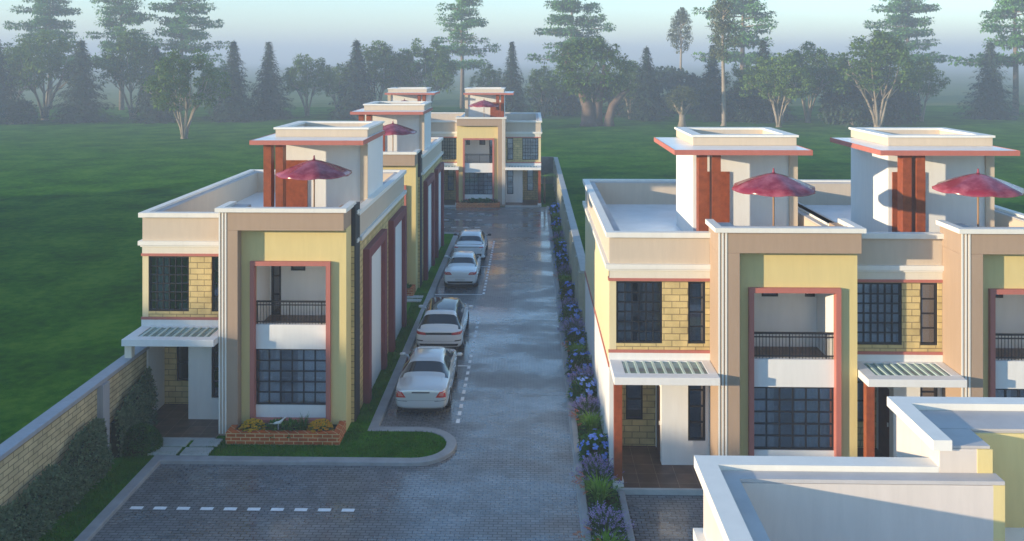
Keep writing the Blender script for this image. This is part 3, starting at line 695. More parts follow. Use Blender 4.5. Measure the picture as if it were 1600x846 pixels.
# hedge climbing the left boundary wall
def hedge(label,y0,y1,top,r,n):
    m=MB(); core=MB()
    ny=14
    for k in range(ny):
        ya=y0+(y1-y0)*k/ny; yb=y0+(y1-y0)*(k+1)/ny; h=top((ya+yb)/2)*.86; core.box(-12.56,-12.32,ya,yb,.08,h)
    for _ in range(n):
        y=r.uniform(y0,y1); h=top(y)*(1+.10*mnoise.noise((y*1.7,3,0))); zz=h*(1-r.random()**1.25*.96)
        t=zz/h; dep=(.40-.24*t*t)*(1+.35*mnoise.noise((y*1.3,zz*1.3,7)))
        x=-12.56+dep*r.uniform(.55,1.05)
        leaf(m,Vector((x,y,zz+.1)),rdir(r)+Vector((.5,0,.1)),r.uniform(.07,.12),.055)
    root=empty('wall_shrub',(-12.4,(y0+y1)/2,.1))
    off=Vector(root.location)
    for q in (m,core): q.v=[tuple(Vector(p)-off) for p in q.v]
    m.build('foliage',M['leaf_hedge'],root); core.build('branches',M['soil'],root); tag(root,label,'hedge','shrubs against the left wall')
rh=random.Random(5)
hedge('dark hedge against the left wall on the near side of its grey pilaster',15.5,24.85,lambda y:1.42+.16*math.sin(y*1.1)+.12*math.sin(y*2.7),rh,22000)
hedge('dark shrub against the left wall between grey pilaster and porch',25.62,27.9,lambda y:1.2+.27*(y-25.4)+.1*math.sin(y*5),rh,8000)
rb=empty('round_bush',(-11.95,26.2,.1)); m=MB()
for _ in range(9000):
    d=rdir(rh,.2); d.z=abs(d.z); p=Vector((d.x*.62,d.y*.62,d.z*.72)); p*=1+.06*mnoise.noise(p*4); leaf(m,p*rh.uniform(.88,1.),d+rdir(rh)*.9,.06,.035)
m.build('foliage',M['leaf_bush'],rb); m=MB(); m.lathe([(0,.62),(.25,.58),(.45,.40),(.54,.15),(.52,0)],16); m.build('branches',M['soil'],rb,smooth=True); tag(rb,'clipped round green bush beside the stepping slabs','bush')

# turf blades on the near lawn
m=MB(); rt=random.Random(9)
def turf(x0,x1,y0,y1,n):
    for _ in range(n):
        x=rt.uniform(x0,x1); y=rt.uniform(y0,y1)
        if x>-3.54 and (x+3.54)**2+(y-26.69)**2>.86: continue
        a=rt.uniform(0,6.28); h=rt.uniform(.03,.075); c,s=math.cos(a)*.012,math.sin(a)*.012; lx,ly=rt.uniform(-.03,.03),rt.uniform(-.03,.03)
        m.poly([(x-c,y-s,.095),(x+c,y+s,.095),(x+lx,y+ly,.1+h)])
turf(-9.4,-2.6,25.78,27.62,9000); turf(-5.82,-5.26,27.5,44,7000); turf(-12.1,-11.33,17,26.4,7000); turf(-10,-9.4,25.78,26.8,700); turf(-11.3,-10,25.78,26.0,500)
tag(m.build('turf_grass',M['leaf_turf']),'short green turf on the lawn strips','grass',kind='stuff')
# ------------------------------------------------------------------ trees of the park behind
def at(px,py,z=0.):
    d=F*(H-z)/(py-94.5); s,c=math.sin(YAW),math.cos(YAW); l=(px-800)*d/F
    return Vector((l*c-d*s, l*s+d*c, z))
def clump(mb,r,c,rx,rz,n,ls,out=None):
    for _ in range(n):
        d=rdir(r,.15); p=c+Vector((d.x*rx,d.y*rx,d.z*rz))*r.uniform(.35,1.)
        leaf(mb,p,(d+rdir(r)*.9),ls*r.uniform(.7,1.3),ls*.62,droop=.15)
def tree_vase(r,h=17.,wd=15.,bark='palebark',leafm='leaf_vase',stems=6,low=.42):
    t=MB(); c=MB(); root=empty('broadleaf_tree')
    ends=[]
    for k in range(stems):
        a=2*math.pi*k/stems+r.uniform(-.3,.3); o=Vector((math.cos(a),math.sin(a),0)); b=o*.25; R_=wd*.5*r.uniform(.45,.75)
        p=[b,b+o*.5+Vector((0,0,h*.13)),o*R_*.38+Vector((0,0,h*.30)),o*R_*.75+Vector((0,0,h*.5)),o*R_+Vector((0,0,h*.72))]
        t.tube(p,[.34,.24,.18,.12,.05],6); ends.append(p)
        for _ in range(3):
            s=p[2]; a2=a+r.uniform(-.8,.8); e=Vector((math.cos(a2),math.sin(a2),0))*wd*r.uniform(.25,.48)+Vector((0,0,h*r.uniform(.48,.62))); t.tube([s,s.lerp(e,.5)+Vector((0,0,h*.04)),e],[.12,.08,.04],5)
    t.tube([(0,0,-.2),(0,0,h*.08)],[.75,.45],8)
    for _ in range(96):
        a=r.uniform(0,6.283); q=math.sqrt(r.random()); rr=wd*.5*q*.86*(1+.22*math.sin(a*3+stems)+.10*math.sin(a*5)); zt=h*(.97-.36*q**2.4); zb=h*(low+.10*(1-q))
        z=zt-(zt-zb)*r.random()**1.6; big=r.uniform(.6,1.7)
        clump(c,r,Vector((rr*math.cos(a),rr*math.sin(a),z)),big*1.1,big*.85,int(52+44*big),.60)
    t.build('trunk',M[bark],root,smooth=True); c.build('crown',M[leafm],root); return root
def tree_tier(r,h=32.):
    t=MB(); c=MB(); root=empty('tiered_tree')
    t.tube([(0,0,-.2),(.1,0,h*.3),(-.1,.1,h*.6),(.1,0,h*.98)],[.62,.48,.30,.05],8)
    z=h*.34
    while z<h*.98:
        f=(z/h-.34)/.66; L_=(10.5*(1-f)**.72+1.3)*r.uniform(.85,1.1); nb=r.choice((5,6,6,7)); a0=r.uniform(0,6.28)
        for k in range(nb):
            a=a0+2*math.pi*k/nb+r.uniform(-.3,.3); l=L_*r.uniform(.45,1.12); o=Vector((math.cos(a),math.sin(a),0)); s=Vector((-math.sin(a),math.cos(a),0))
            z0=z; z=z+r.uniform(-.9,.9); e=o*l+Vector((0,0,z+l*.05)); t.tube([Vector((0,0,z-.3)),o*l*.5+Vector((0,0,z-.25+l*.05)),e],[.16,.10,.04],5)
            m=max(2,int(l/1.15))
            for i in range(m):
                q=(i+1)/m
                if q<.2 and l>4: continue
                if r.random()<.14: continue
                p=o*l*q+s*r.uniform(-1,1)*l*.20*q+Vector((0,0,z+l*.05*q+r.uniform(-.1,.35)))
                clump(c,r,p,r.uniform(1.0,2.1),r.uniform(.5,1.0),95,.64)
            z=z0
        z+=r.uniform(2.5,3.5)*(1.15-.45*f)
    t.build('trunk',M['bark'],root,smooth=True); c.build('crown',M['leaf_tier'],root); return root
def tree_spruce(r,h=15.5,wd=8.):
    t=MB(); c=MB(); root=empty('spruce_tree'); t.tube([(0,0,-.2),(0,0,h*.97)],[.32,.03],7)
    z=h*.04
    while z<h*.985:
        f=z/h; L_=wd*.5*(1-f)**1.0+.15; nb=int(7+10*(1-f)); a0=r.uniform(0,6.28)
        for k in range(nb):
            a=a0+2*math.pi*k/nb+r.uniform(-.2,.2); l=L_*r.uniform(.5,1.22); o=Vector((math.cos(a),math.sin(a),0)); m=max(2,int(l/.34)); z0=z; z=z+r.uniform(-.25,.25)
            for i in range(m):
                q=(i+.6)/m; p=o*l*q+Vector((0,0,z-.22*l*q+.05*l*q*q))
                for _ in range(4): leaf(c,p+rdir(r)*.2,o+rdir(r)*.75+Vector((0,0,-.15)),r.uniform(.45,.8),.34,droop=.2)
            z=z0
        z+=.50*(1.1-.45*f)
    c.tube([(0,0,h*.93),(0,0,h)],[.16,.02],5)
    t.build('trunk',M['bark'],root,smooth=True); c.build('crown',M['leaf_spruce'],root); return root
def tree_gum(r,h=24.,wd=6.,low=.52):
    t=MB(); c=MB(); root=empty('gum_tree'); t.tube([(0,0,-.2),(.15,0,h*.02),(.1,.1,h*.3),(-.1,0,h*.6),(.1,0,h*.92)],[.62,.42,.36,.24,.05],9)
    for k in range(16):
        z=h*r.uniform(low,.9); a=r.uniform(0,6.28); l=wd*.5*r.uniform(.5,.95); o=Vector((math.cos(a),math.sin(a),0)); t.tube([Vector((0,0,z-1)),o*l+Vector((0,0,z+.7))],[.13,.04],5)
    for _ in range(62):
        f=r.random(); z=h*(low+(.99-low)*f); rr=wd*.5*(math.sin(math.pi*min(1,(f*.86+.12)))**.7)*r.uniform(.3,.95); a=r.uniform(0,6.28)
        clump(c,r,Vector((rr*math.cos(a),rr*math.sin(a),z)),r.uniform(.7,1.15),r.uniform(.8,1.3),70,.48)
    t.build('trunk',M['palebark'],root,smooth=True); c.build('crown',M['leaf_gum'],root); return root
def tree_baobab(r):
    t=MB(); c=MB(); root=empty('giant_tree'); V=Vector
    t.tube([V((-1.2,0,-.3)),V((-1.3,0,1)),V((-1.5,0,4)),V((-2.6,0,7)),V((-4.4,.3,9.3)),V((-6.2,.3,10.6))],[2.1,1.5,1.2,.95,.7,.3],12)
    t.tube([V((.2,.4,-.3)),V((.3,.4,3)),V((.8,.3,6)),V((1.6,0,9)),V((1.8,0,12))],[1.5,1.1,.9,.6,.25],10)
    t.tube([V((2.6,-.5,-.3)),V((2.7,-.5,1.5)),V((3.4,-.5,4)),V((5.2,-.6,6.2)),V((6.6,-.6,7.2))],[1.25,.9,.8,.6,.3],10)
    for k in range(14):
        a=r.uniform(0,6.28); s=r.choice((V((-2.6,0,7)),V((1.2,0,8)),V((.8,.3,6)),V((-4.4,.3,9.3)))); e=s+V((math.cos(a)*r.uniform(2,5.5),math.sin(a)*r.uniform(2,5),r.uniform(2,6))); t.tube([s,s.lerp(e,.5)+V((0,0,.5)),e],[.4,.25,.08],6)
    for _ in range(120):
        d=rdir(r,.25); p=V((d.x*7.6-.6,d.y*6.5,11.2+d.z*5.4))*1.; p=V((p.x*r.uniform(.75,1.04),p.y*r.uniform(.7,1.),p.z))
        b=r.uniform(1.,1.8); clump(c,r,p,b,b*.8,95,.64)
    for (x,z) in ((6.4,7.9),(7.4,7.3),(5.6,8.4),(-6.2,11),(-2.2,7.6),(-2.9,5.9)): clump(c,r,V((x,-.5,z)),1.25,.8,60,.38)
    t.build('trunk',M['redbark'],root,smooth=True); c.build('crown',M['leaf_vase'],root); return root
def tree_small(r,h=7.5):
    t=MB(); c=MB(); root=empty('forked_tree'); V=Vector
    t.tube([(0,0,-.2),(0,0,1),(0,0,2.4)],[.95,.62,.55],9)
    for (x,y) in ((-2.1,.2),(2.0,-.3),(.2,1.6),(-.3,-1.7)): t.tube([V((0,0,2.1)),V((x*.45,y*.45,3.4)),V((x,y,5))],[.42,.30,.12],7)
    for _ in range(44):
        d=rdir(r,.2); clump(c,r,V((d.x*2.9,d.y*2.6,5.4+d.z*1.9))*1.,r.uniform(.7,1.1),.65,60,.42)
    t.build('trunk',M['palebark'],root,smooth=True); c.build('crown',M['leaf_gum'],root); return root
def bush_low(r,wd=8.,h=5.):
    c=MB(); t=MB(); root=empty('dark_bush')
    for k in range(5): t.tube([(0,0,-.1),(r.uniform(-2,2),r.uniform(-2,2),h*.6)],[.2,.05],5)
    for _ in range(50):
        d=rdir(r,.2); clump(c,r,Vector((d.x*wd*.42,d.y*wd*.4,h*.42+d.z*h*.40)),r.uniform(.9,1.4),.9,80,.55)
    t.build('trunk',M['bark'],root); c.build('crown',M['leaf_spruce'],root); return root
tr=random.Random(21)
TP={'vase':[tree_vase(tr,17,15.5),tree_vase(tr,17,14.,stems=5),tree_vase(tr,17,16.,stems=7,low=.36)],'tier':[tree_tier(tr),tree_tier(tr)],'spruce':[tree_spruce(tr,wd=10.5),tree_spruce(tr,wd=11.5)],
    'gum':[tree_gum(tr)],'gum2':[tree_gum(tr,24,7.,.60)],'bao':[tree_baobab(tr)],'small':[tree_small(tr)],'bush':[bush_low(tr)]}
TH={'vase':17,'tier':32,'spruce':15.5,'gum':24,'gum2':24,'bao':16.8,'small':7.6,'bush':4.6}
GR={'vase':'spreading broadleaf trees','tier':'tall tiered trees','spruce':'dark conical spruces','bush':'low dark bushes'}
CATN={'vase':'tree','tier':'tree','spruce':'tree','gum':'tree','gum2':'tree','bao':'tree','small':'tree','bush':'bush'}
# kind, picture x of the trunk, where it meets the ground, where its top is, width factor, rotation, label
TL=[('tier',78,171,-40,1,0,'tall tiered tree at the far left edge of the park'),
('tier',190,172,-42,1,1.2,'tall tiered tree second from the left, behind the fan trunked tree'),
('tier',284,171,-46,1,2.6,'tall tiered tree third from the left, above the lone pale trunk'),
('tier',722,170,-28,1,.4,'tall tiered tree straight behind the house closing the road'),
('tier',893,171,-50,1,3.4,'tall tiered tree rising directly behind the thick trunked giant tree'),
('tier',1160,171,-60,1.08,4.4,'tall tiered tree just behind the white trunked gum tree'),
('tier',1418,170,-45,1,5.2,'tall tiered tree behind the broad tree above the right row of houses'),
('tier',1587,181,-70,1,.9,'tall tiered tree at the right picture edge beside a spruce'),
('vase',70,188,50,1.02,0,'broadleaf tree with fanned pale stems at the far left'),
('vase',208,186,52,1.,1.,'broadleaf tree with forked stems between two dark spruces at left'),
('vase',288,217,78,.98,2.,'broadleaf tree with pale trunk standing nearest in the left fog'),
('vase',480,181,86,.95,4.,'small fan shaped broadleaf tree alone between spruces left of the houses'),
('vase',588,183,68,1.05,3.,'broadleaf tree behind the nearest left roof cabin'),
('vase',668,182,62,.95,5.,'broadleaf tree behind the farthest roof cabin'),
('vase',1217,199,84,1.,0.5,'broadleaf tree with splayed stems behind the nearest right roof cabin'),
('vase',1372,200,54,1.14,1.8,'largest broadleaf tree, above the second right roof cabin'),
('vase',1262,192,66,.85,2.9,'taller broadleaf tree between the two right roof cabins'),
('vase',930,184,88,.7,4.2,'broadleaf tree in the shade right of the giant tree'),
('bao',930,197,64,1,0,'giant tree with several thick reddish trunks behind the end house'),
('small',1066,198,136,1,0,'low forked tree with stout pale trunk behind the nearest right house'),
('gum',1130,197,-8,1,0,'tall gum tree with long bare white trunk'),
('gum2',1064,172,16,.9,2.,'narrow crowned gum tree above the low forked tree'),
('vase',20,184,78,.9,1.1,'broadleaf tree half out of the picture at the far left'),
('vase',338,184,96,.85,2.2,'broadleaf tree filling the gap left of the paired spruces'),
('vase',528,183,100,.8,.7,'low broadleaf tree left of the spruce beside the nearest left roof cabin'),
('vase',630,181,80,.9,3.7,'broadleaf tree between the two farthest roof cabins and the spruce'),
('vase',762,181,100,.8,5.7,'low broadleaf tree right behind the roof cabin of the end house'),
('vase',848,184,104,.85,1.9,'low broadleaf tree left of the giant tree'),
('vase',985,186,98,.9,3.3,'broadleaf tree between giant tree and its neighbouring spruce'),
('vase',1160,188,100,.9,4.9,'broadleaf tree right of the white gum trunk'),
('vase',1300,186,84,.95,.2,'broadleaf tree in the gap left of the largest broadleaf tree'),
('vase',1440,190,92,.9,2.5,'broadleaf tree at the right flank of the largest broadleaf tree'),
('spruce',-6,192,60,1.15,0,'spruce cut by the left picture edge'),
('spruce',127,191,62,1.08,1,'dark spruce between the two left fan trunked trees'),
('spruce',243,191,72,1.1,3,'dark spruce behind the pale trunk in the left fog'),
('spruce',365,190,64,1.0,2,'spruce left of a matching pair in the fog'),
('spruce',420,186,65,1.0,4,'spruce right of a matching pair in the fog'),
('spruce',557,186,62,1.0,0,'spruce beside the nearest left roof cabin'),
('spruce',800,186,65,.85,3,'spruce beside the roof cabin of the house closing the road'),
('spruce',1010,188,73,.95,1,'spruce right of the giant tree'),
('spruce',1113,188,70,1.0,2.4,'spruce behind the white gum trunk'),
('spruce',1193,190,62,1.1,4.1,'spruce between the gum tree and a broadleaf tree'),
('spruce',1371,192,46,.95,2.2,'spruce tip rising out of the largest broadleaf tree'),
('spruce',1547,186,65,1.05,3.1,'spruce on open meadow at the far right'),
('bush',868,180,130,1.0,0,'low dark bush right of the end house'),
('bush',965,181,134,1.3,1,'low dark bush under the giant tree'),
('bush',1335,196,138,1.0,2,'low dark bush under the largest broadleaf tree'),
('bush',1396,194,142,.9,4,'low dark bush right under the largest broadleaf tree'),
('bush',20,194,158,1.2,3,'low dark bush at the far left edge'),
('bush',1045,176,110,1.0,5,'tall dark bush behind the low forked tree'),
('bush',1175,190,140,1.1,5.5,'low dark bush right of the white gum trunk')]
tused=set(); tcount={}
for (kd,px,by,ty,ws,rz,lb) in TL:
    i=tcount.get(kd,0)%len(TP[kd]); tcount[kd]=tcount.get(kd,0)+1; o=TP[kd][i]
    if (kd,i) in tused: o=copy_tree(o)
    tused.add((kd,i)); p=at(px,by); d=F*H/(by-94.5); h=(by-ty)*d/F; s=h/TH[kd]
    o.location=p; o.rotation_euler=(0,0,rz); o.scale=(s*ws,s*ws,s); tag(o,lb,CATN[kd],GR.get(kd))
# palm by the end house
pm=empty('palm_tree'); t=MB(); t.tube([(0,0,0),(.03,0,1.2),(0,.02,2.4)],[.11,.08,.07],8); t.build('trunk',M['bark'],pm,smooth=True); c=MB()
for k in range(14):
    a=2*math.pi*k/14+tr.uniform(-.2,.2); o=Vector((math.cos(a),math.sin(a),0)); s=Vector((-math.sin(a),math.cos(a),0)); up=tr.uniform(.3,1.)
    for i in range(10):
        q=(i+1)/10; p=Vector((0,0,2.35))+o*1.5*q+Vector((0,0,up*q*1.1-1.15*q*q))
        for sg in (-1,1): leaf(c,p,(o*.5+s*sg+Vector((0,0,-.35))),.42*(1.1-q*.6),.05)
c.build('fronds',M['leaf_blade'],pm); pm.location=(1.15,72.5,0); tag(pm,'small palm between the far house and the garden wall','palm')
# the wood along the left of the field (out of frame), whose shadow lies over the estate
m=MB(); core=MB(); wr=random.Random(4)
line=[(-60,-110),(-58,20),(-58,70)]
for k in range(len(line)-1):
    a,b=Vector(line[k]),Vector(line[k+1]); L_=(b-a).length; n=int(L_/2.2); u=(b-a)/L_; nn=Vector((-u.y,u.x))
    for i in range(n):
        p=a+u*(i+.5)*2.2; h=11.0+.8*mnoise.noise((p.x*.16,p.y*.16,0))+.5*mnoise.noise((p.x*.6,p.y*.6,5))
        q=p-u*1.2; w2=nn*2.2; z1=h-.45
        A=[q+w2,q-w2,q-w2+u*2.4,q+w2+u*2.4]; core.prism([(v.x,v.y) for v in A],0,z1)
        for _ in range(70):
            z=h*wr.random()**.6; e=p+u*wr.uniform(-1.3,1.3)+nn*wr.choice((-1,1))*wr.uniform(1.8,2.9)*(1.1-.35*(z/h)**3)
            leaf(m,Vector((e.x,e.y,z)),rdir(wr),.9,.6)
        for _ in range(34):
            e=p+u*wr.uniform(-1.3,1.3)+nn*wr.uniform(-2.1,2.1); leaf(m,Vector((e.x,e.y,z1-.1+.35*wr.random())),rdir(wr,.5),.7,.45)
i0=len(m.v); m.v+=core.v; m.f+=[tuple(i0+k for k in f) for f in core.f]; m.m+=core.m
tag(m.build('woods',M['leaf_spruce']),'dense dark wood along the left side of the field','woods',kind='stuff')

# ------------------------------------------------------------------ cars
def paintmat(name,c,rough=.28,metal=.15):
    return mat(name,c,rough,.5,metal=metal,coat=1.,var=0)
M['silver']=paintmat('silver_paint',(.62,.65,.66),.22,.25); M['whitecar']=paintmat('white_paint',(.82,.83,.83),.2,.0)
M['tyre']=mat('tyre_rubber',(.014,.014,.015),.8,.3,var=.1); M['rim']=mat('alloy',(.45,.46,.47),.3,.5,metal=.8,var=0)
M['carglass']=mat('car_glass',(.012,.015,.018),.05,.6,coat=.6,var=0); M['red']=mat('tail_lamp_red',(.50,.015,.012),.2,.5,coat=1.,var=0)
M['redlens']=mat('tail_lamp_clear',(.62,.20,.16),.2,.5,coat=1.,var=0); M['seam']=mat('panel_gap',(.03,.03,.032),.6,.3,var=0); M['plastic']=mat('black_plastic',(.02,.02,.022),.5,.4,var=.1)
M['chrome']=mat('chrome_strip',(.6,.6,.6),.15,.5,metal=1.,var=0); M['plate']=mat('plate_blank',(.62,.62,.58),.5,.4,var=.05)
def make_car(label,st,paint,roofmat,wheels,kind,wr=.33,hdeck=True):
    """st rows: y, half width, sill z, shoulder z, top z, half width at roof, cabin(0/1/2: none, slope, roof)"""
    root=empty('parked_car'); tag(root,label,'car','cars parked along the road')
    bm=bmesh.new(); rows=[]
    for (y,hw,zl,zb,zt,wt,cb) in st:
        if cb==0: sec=[(0,zl),(.80*hw,zl),(.97*hw,zl+.10),(hw,zl+(zb-zl)*.55),(.975*hw,zb),(.90*hw,zb+(zt-zb)*.55),(.70*hw,zt-.012),(.4*hw,zt),(0,zt+.006)]
        else: sec=[(0,zl),(.80*hw,zl),(.97*hw,zl+.10),(hw,zl+(zb-zl)*.55),(.975*hw,zb),(.915*hw,zb+.035),(wt,zt-.075),(wt*.80,zt-.012),(0,zt)]
        full=[(x,z) for x,z in sec]+[(-x,z) for x,z in sec[-2:0:-1]]
        rows.append([bm.verts.new((x,y,z)) for x,z in full])
    n=len(rows[0]); mats=[]
    for i in range(len(rows)-1):
        a,b=st[i],st[i+1]
        for k in range(n):
            l=(k+1)%n; f=bm.faces.new((rows[i][k],rows[i][l],rows[i+1][l],rows[i+1][k])); s=min(k,n-1-k)
            mi=0
            cab=a[6] and b[6]
            if cab and s==5 and a[6]!=3 and b[6]!=4: mi=2
            if (a[6],b[6])==(5,6) and s in(6,7): mi=1          # rear window between margins
            if (a[6],b[6])==(7,8) and s in(6,7): mi=3          # windscreen
            if a[6] in(6.5,2,2.5) and b[6] in(2,2.5,6.9) and s in(6,7): mi=4
            f.material_index=mi
    bm.faces.new(rows[0][::-1]); bm.faces.new(rows[-1])
    bmesh.ops.recalc_face_normals(bm,faces=bm.faces)
    me=bpy.data.meshes.new('tmp'); bm.to_mesh(me); bm.free()
    for k in range(5): me.materials.append(paint)
    o=bpy.data.objects.new('tmp',me); col.objects.link(o)
    sub=o.modifiers.new('s','SUBSURF'); sub.levels=3; sub.render_levels=3
    L=st[-1][0]
    cut=MB()
    for y in wheels: cut.lathe([(0,-1.3),(wr+.055,-1.3),(wr+.055,1.3),(0,1.3)],28,(0,y,wr),axis='x')
    co=cut.build('cut',paint,weld=True,recalc=True)
    # keep the middle of the car solid between the wheels: cut only the outer 0.32 m each side
    cut2=MB(); hwm=max(s[1] for s in st)
    for y in wheels:
        for sg in (-1,1): cut2.lathe([(0,0),(wr+.055,0),(wr+.055,.6),(0,.6)],28,(sg*(hwm-.02)-.3,y,wr),axis='x')
    bpy.data.objects.remove(co); co=cut2.build('cut',paint,weld=True,recalc=True)
    bo=o.modifiers.new('b','BOOLEAN'); bo.object=co; bo.operation='DIFFERENCE'; bo.solver='EXACT'
    dg=bpy.context.evaluated_depsgraph_get(); dg.update()
    ev=bpy.data.meshes.new_from_object(o.evaluated_get(dg)); bpy.data.objects.remove(o); bpy.data.objects.remove(co)
    bvh=BVHTree.FromPolygons([v.co.copy() for v in ev.vertices],[tuple(p.vertices) for p in ev.polygons])
    names=['body','rear_window','side_window','windscreen','roof_panel']; ms=[paint,M['carglass'],M['carglass'],M['carglass'],roofmat]
    for k in range(5):
        mb=MB(); ids={}
        def part(sel,nm):
            mb=MB(); ids={}
            for p in ev.polygons:
                if p.material_index!=k or not sel(p): continue
                q=[]
                for v in p.vertices:
                    if v not in ids: ids[v]=len(mb.v); mb.v.append(tuple(ev.vertices[v].co))
                    q.append(ids[v])
                mb.f.append(tuple(q)); mb.m.append(0)
            if mb.f: return mb.build(nm,ms[k],root,smooth=True)
        if k==2: part(lambda p:p.center.x>0,names[k]); part(lambda p:p.center.x<0,names[k])
        else: part(lambda p:True,names[k])
    def decal(nm,c4,axis,m,par=root,nu=8,nv=4,off=.006):
        """patch lying on the body; c4 corners (a,b) bilinear; axis '-y' looks from behind, '+x'/'-x' from the side, 'z' from above"""
        mb=MB(); P=[]
        for j in range(nv+1):
            row=[]
            for i in range(nu+1):
                u,v=i/nu,j/nv; A=Vector(c4[0]).lerp(Vector(c4[1]),u); B=Vector(c4[3]).lerp(Vector(c4[2]),u); q=A.lerp(B,v)
                if axis=='-y': org,dr=Vector((q[0],-2,q[1])),Vector((0,1,0))
                elif axis=='+x': org,dr=Vector((3,q[0],q[1])),Vector((-1,0,0))
                elif axis=='-x': org,dr=Vector((-3,q[0],q[1])),Vector((1,0,0))
                else: org,dr=Vector((q[0],q[1],4)),Vector((0,0,-1))
                h=bvh.ray_cast(org,dr)
                row.append((h[0]-dr*off) if h[0] is not None else None)
            P.append(row)
        for j in range(nv):
            for i in range(nu):
                q=[P[j][i],P[j][i+1],P[j+1][i+1],P[j+1][i]]
                if all(p is not None for p in q) and max((q[a]-q[b]).length for a in range(4) for b in range(4))<.5: mb.poly(q)
        return mb.build(nm,m,par,smooth=True,weld=True,recalc=True) if mb.f else None
    # wheels
    for y in wheels:
        for sg in (-1,1):
            ty=MB(); ty.lathe([(wr*.62,-.10),(wr*.93,-.105),(wr,-.07),(wr,.07),(wr*.93,.105),(wr*.62,.10),(wr*.62,-.10)],26,axis='x')
            w_=empty('wheel',(sg*(hwm-.115),y,wr)); w_.parent=root; ty.build('tyre',M['tyre'],w_,smooth=True)
            rm=MB(); rm.lathe([(wr*.62,sg*.02),(wr*.60,sg*.085),(wr*.52,sg*.09),(wr*.5,sg*.05)],24,axis='x')
            rm.lathe([(0,sg*.085),(wr*.13,sg*.085),(wr*.13,sg*.04)],12,axis='x')
            for k in range(7):
                a=2*math.pi*k/7; c,s=math.cos(a),math.sin(a); x0,x1=sg*.05,sg*.075
                for (r0,r1,hw0,hw1) in ((wr*.1,wr*.56,.03,.022),):
                    q=[(r0*c-hw0*s,r0*s+hw0*c),(r0*c+hw0*s,r0*s-hw0*c),(r1*c+hw1*s,r1*s-hw1*c),(r1*c-hw1*s,r1*s+hw1*c)]
                    for xx in (x1,): rm.poly([(xx,*p) for p in q])
            rm.build('rim',M['rim'],w_)
            dk=MB(); dk.lathe([(0,sg*.02),(wr*.62,sg*.02)],20,axis='x'); dk.build('brake_disc',M['plastic'],w_)
    # underside
    ub=MB(); ub.box(-hwm*.72,hwm*.72,.25,L-.3,.16,.30); ub.build('underbody',M['plastic'],root)
    # mirrors
    ym,zm=kind['mirror']
    for sg in (-1,1):
        mm=MB(); mm.lathe([(0,-.11),(.05,-.10),(.068,-.03),(.068,.05),(.04,.10),(0,.11)],10,(sg*(hwm+.13),ym,zm),axis='x'); mm.v=[(v[0],ym+(v[1]-ym)*.7,v[2]) for v in mm.v]
        mm.tube([(sg*(hwm-.12),ym+.02,zm-.06),(sg*(hwm+.08),ym,zm-.03)],.028,6); mm.build('mirror',kind.get('mirrormat',paint),root,smooth=True)
    for (nm,c4,m) in kind['rear']:
        decal(nm,c4,'-y',M[m],off=.008)
        if kind.get('sym',{}).get(nm) or nm in('tail_light','reflector','bumper_groove','tail_lens'):
            decal(nm,[(-x,z) for x,z in c4],'-y',M[m],off=.008 if nm!='tail_lens' else .011)
    for ax in('+x','-x'):
        for (a,b,c,d) in kind['seams']: decal('door_seam',[(a,b),(a+.012,b),(c+.012,d),(c,d)],ax,M['seam'],nu=1,nv=10,off=.003)
        for (yh,zh) in kind['handles']: decal('door_handle',[(yh,zh),(yh+.2,zh+.012),(yh+.2,zh+.045),(yh,zh+.035)],ax,M['chrome'] if kind.get('chrome') else paint,nu=4,nv=2,off=.03)
        if 'sidetail' in kind: decal('tail_light',kind['sidetail'],ax,M['red'],nu=4,nv=3,off=.008)
    for (nm,c4,m) in kind.get('top',()): decal(nm,c4,'z',M[m],nu=8,nv=3,off=.006)
    return root
sedan=[(0.0,.70,.42,.80,.92,0,0),(.03,.82,.34,.86,.965,0,0),(.14,.885,.26,.90,1.00,0,0),(.36,.915,.22,.93,1.03,0,0),(.80,.925,.20,.95,1.05,0,0),
 (.98,.93,.20,.955,1.085,.74,5-1),(1.06,.93,.20,.96,1.125,.72,5),(1.72,.935,.19,.965,1.415,.58,6),(1.82,.935,.19,.965,1.445,.575,6.5),(2.2,.935,.19,.965,1.475,.575,2),(2.62,.935,.19,.965,1.475,.58,2.5),(2.98,.935,.19,.96,1.445,.585,6.9),
 (3.06,.935,.19,.96,1.42,.59,7),(3.66,.93,.19,.95,1.115,.70,8),(3.76,.93,.19,.945,1.06,.76,3),
 (4.0,.92,.20,.92,.99,0,0),(4.4,.89,.21,.84,.90,0,0),(4.68,.82,.24,.72,.78,0,0),(4.80,.70,.30,.62,.67,0,0),(4.84,.5,.38,.55,.60,0,0)]
k1=dict(mirror=(3.35,1.02),
 rear=[('tail_light',[(.50,.70),(.84,.70),(.86,.98),(.66,.93)],'red'),('tail_lens',[(.58,.74),(.76,.74),(.78,.86),(.66,.85)],'redlens'),
  ('number_plate_recess',[(-.30,.66),(.30,.66),(.30,.82),(-.30,.82)],'silver'),('boot_strip',[(-.30,.845),(.30,.845),(.30,.885),(-.30,.885)],'seam'),('bumper_groove',[(.46,.565),(.84,.60),(.84,.615),(.46,.58)],'seam'),('boot_seam',[(-.60,.60),(.60,.60),(.60,.606),(-.60,.606)],'seam')],
 seams=[(1.55,.95,1.30,.45),(2.40,.96,2.42,.3),(3.45,.95,3.42,.3)],handles=[(1.7,.86),(2.55,.86)],chrome=True,
 top=[('boot_line',[(-.66,.60),(-.655,.60),(-.62,.96),(-.625,.96)],'seam'),('boot_line',[(.655,.60),(.66,.60),(.625,.96),(.62,.96)],'seam'),('roof_glass',[(-.42,2.66),(.42,2.66),(.44,2.92),(-.44,2.92)],'coping')])
c1=make_car('silver saloon car nearest the camera with red tail lights',sedan,M['silver'],M['silver'],(1.02,3.86),k1); c1.location=(-3.68,28.85,.006); c1.rotation_euler=(0,0,R(.5))
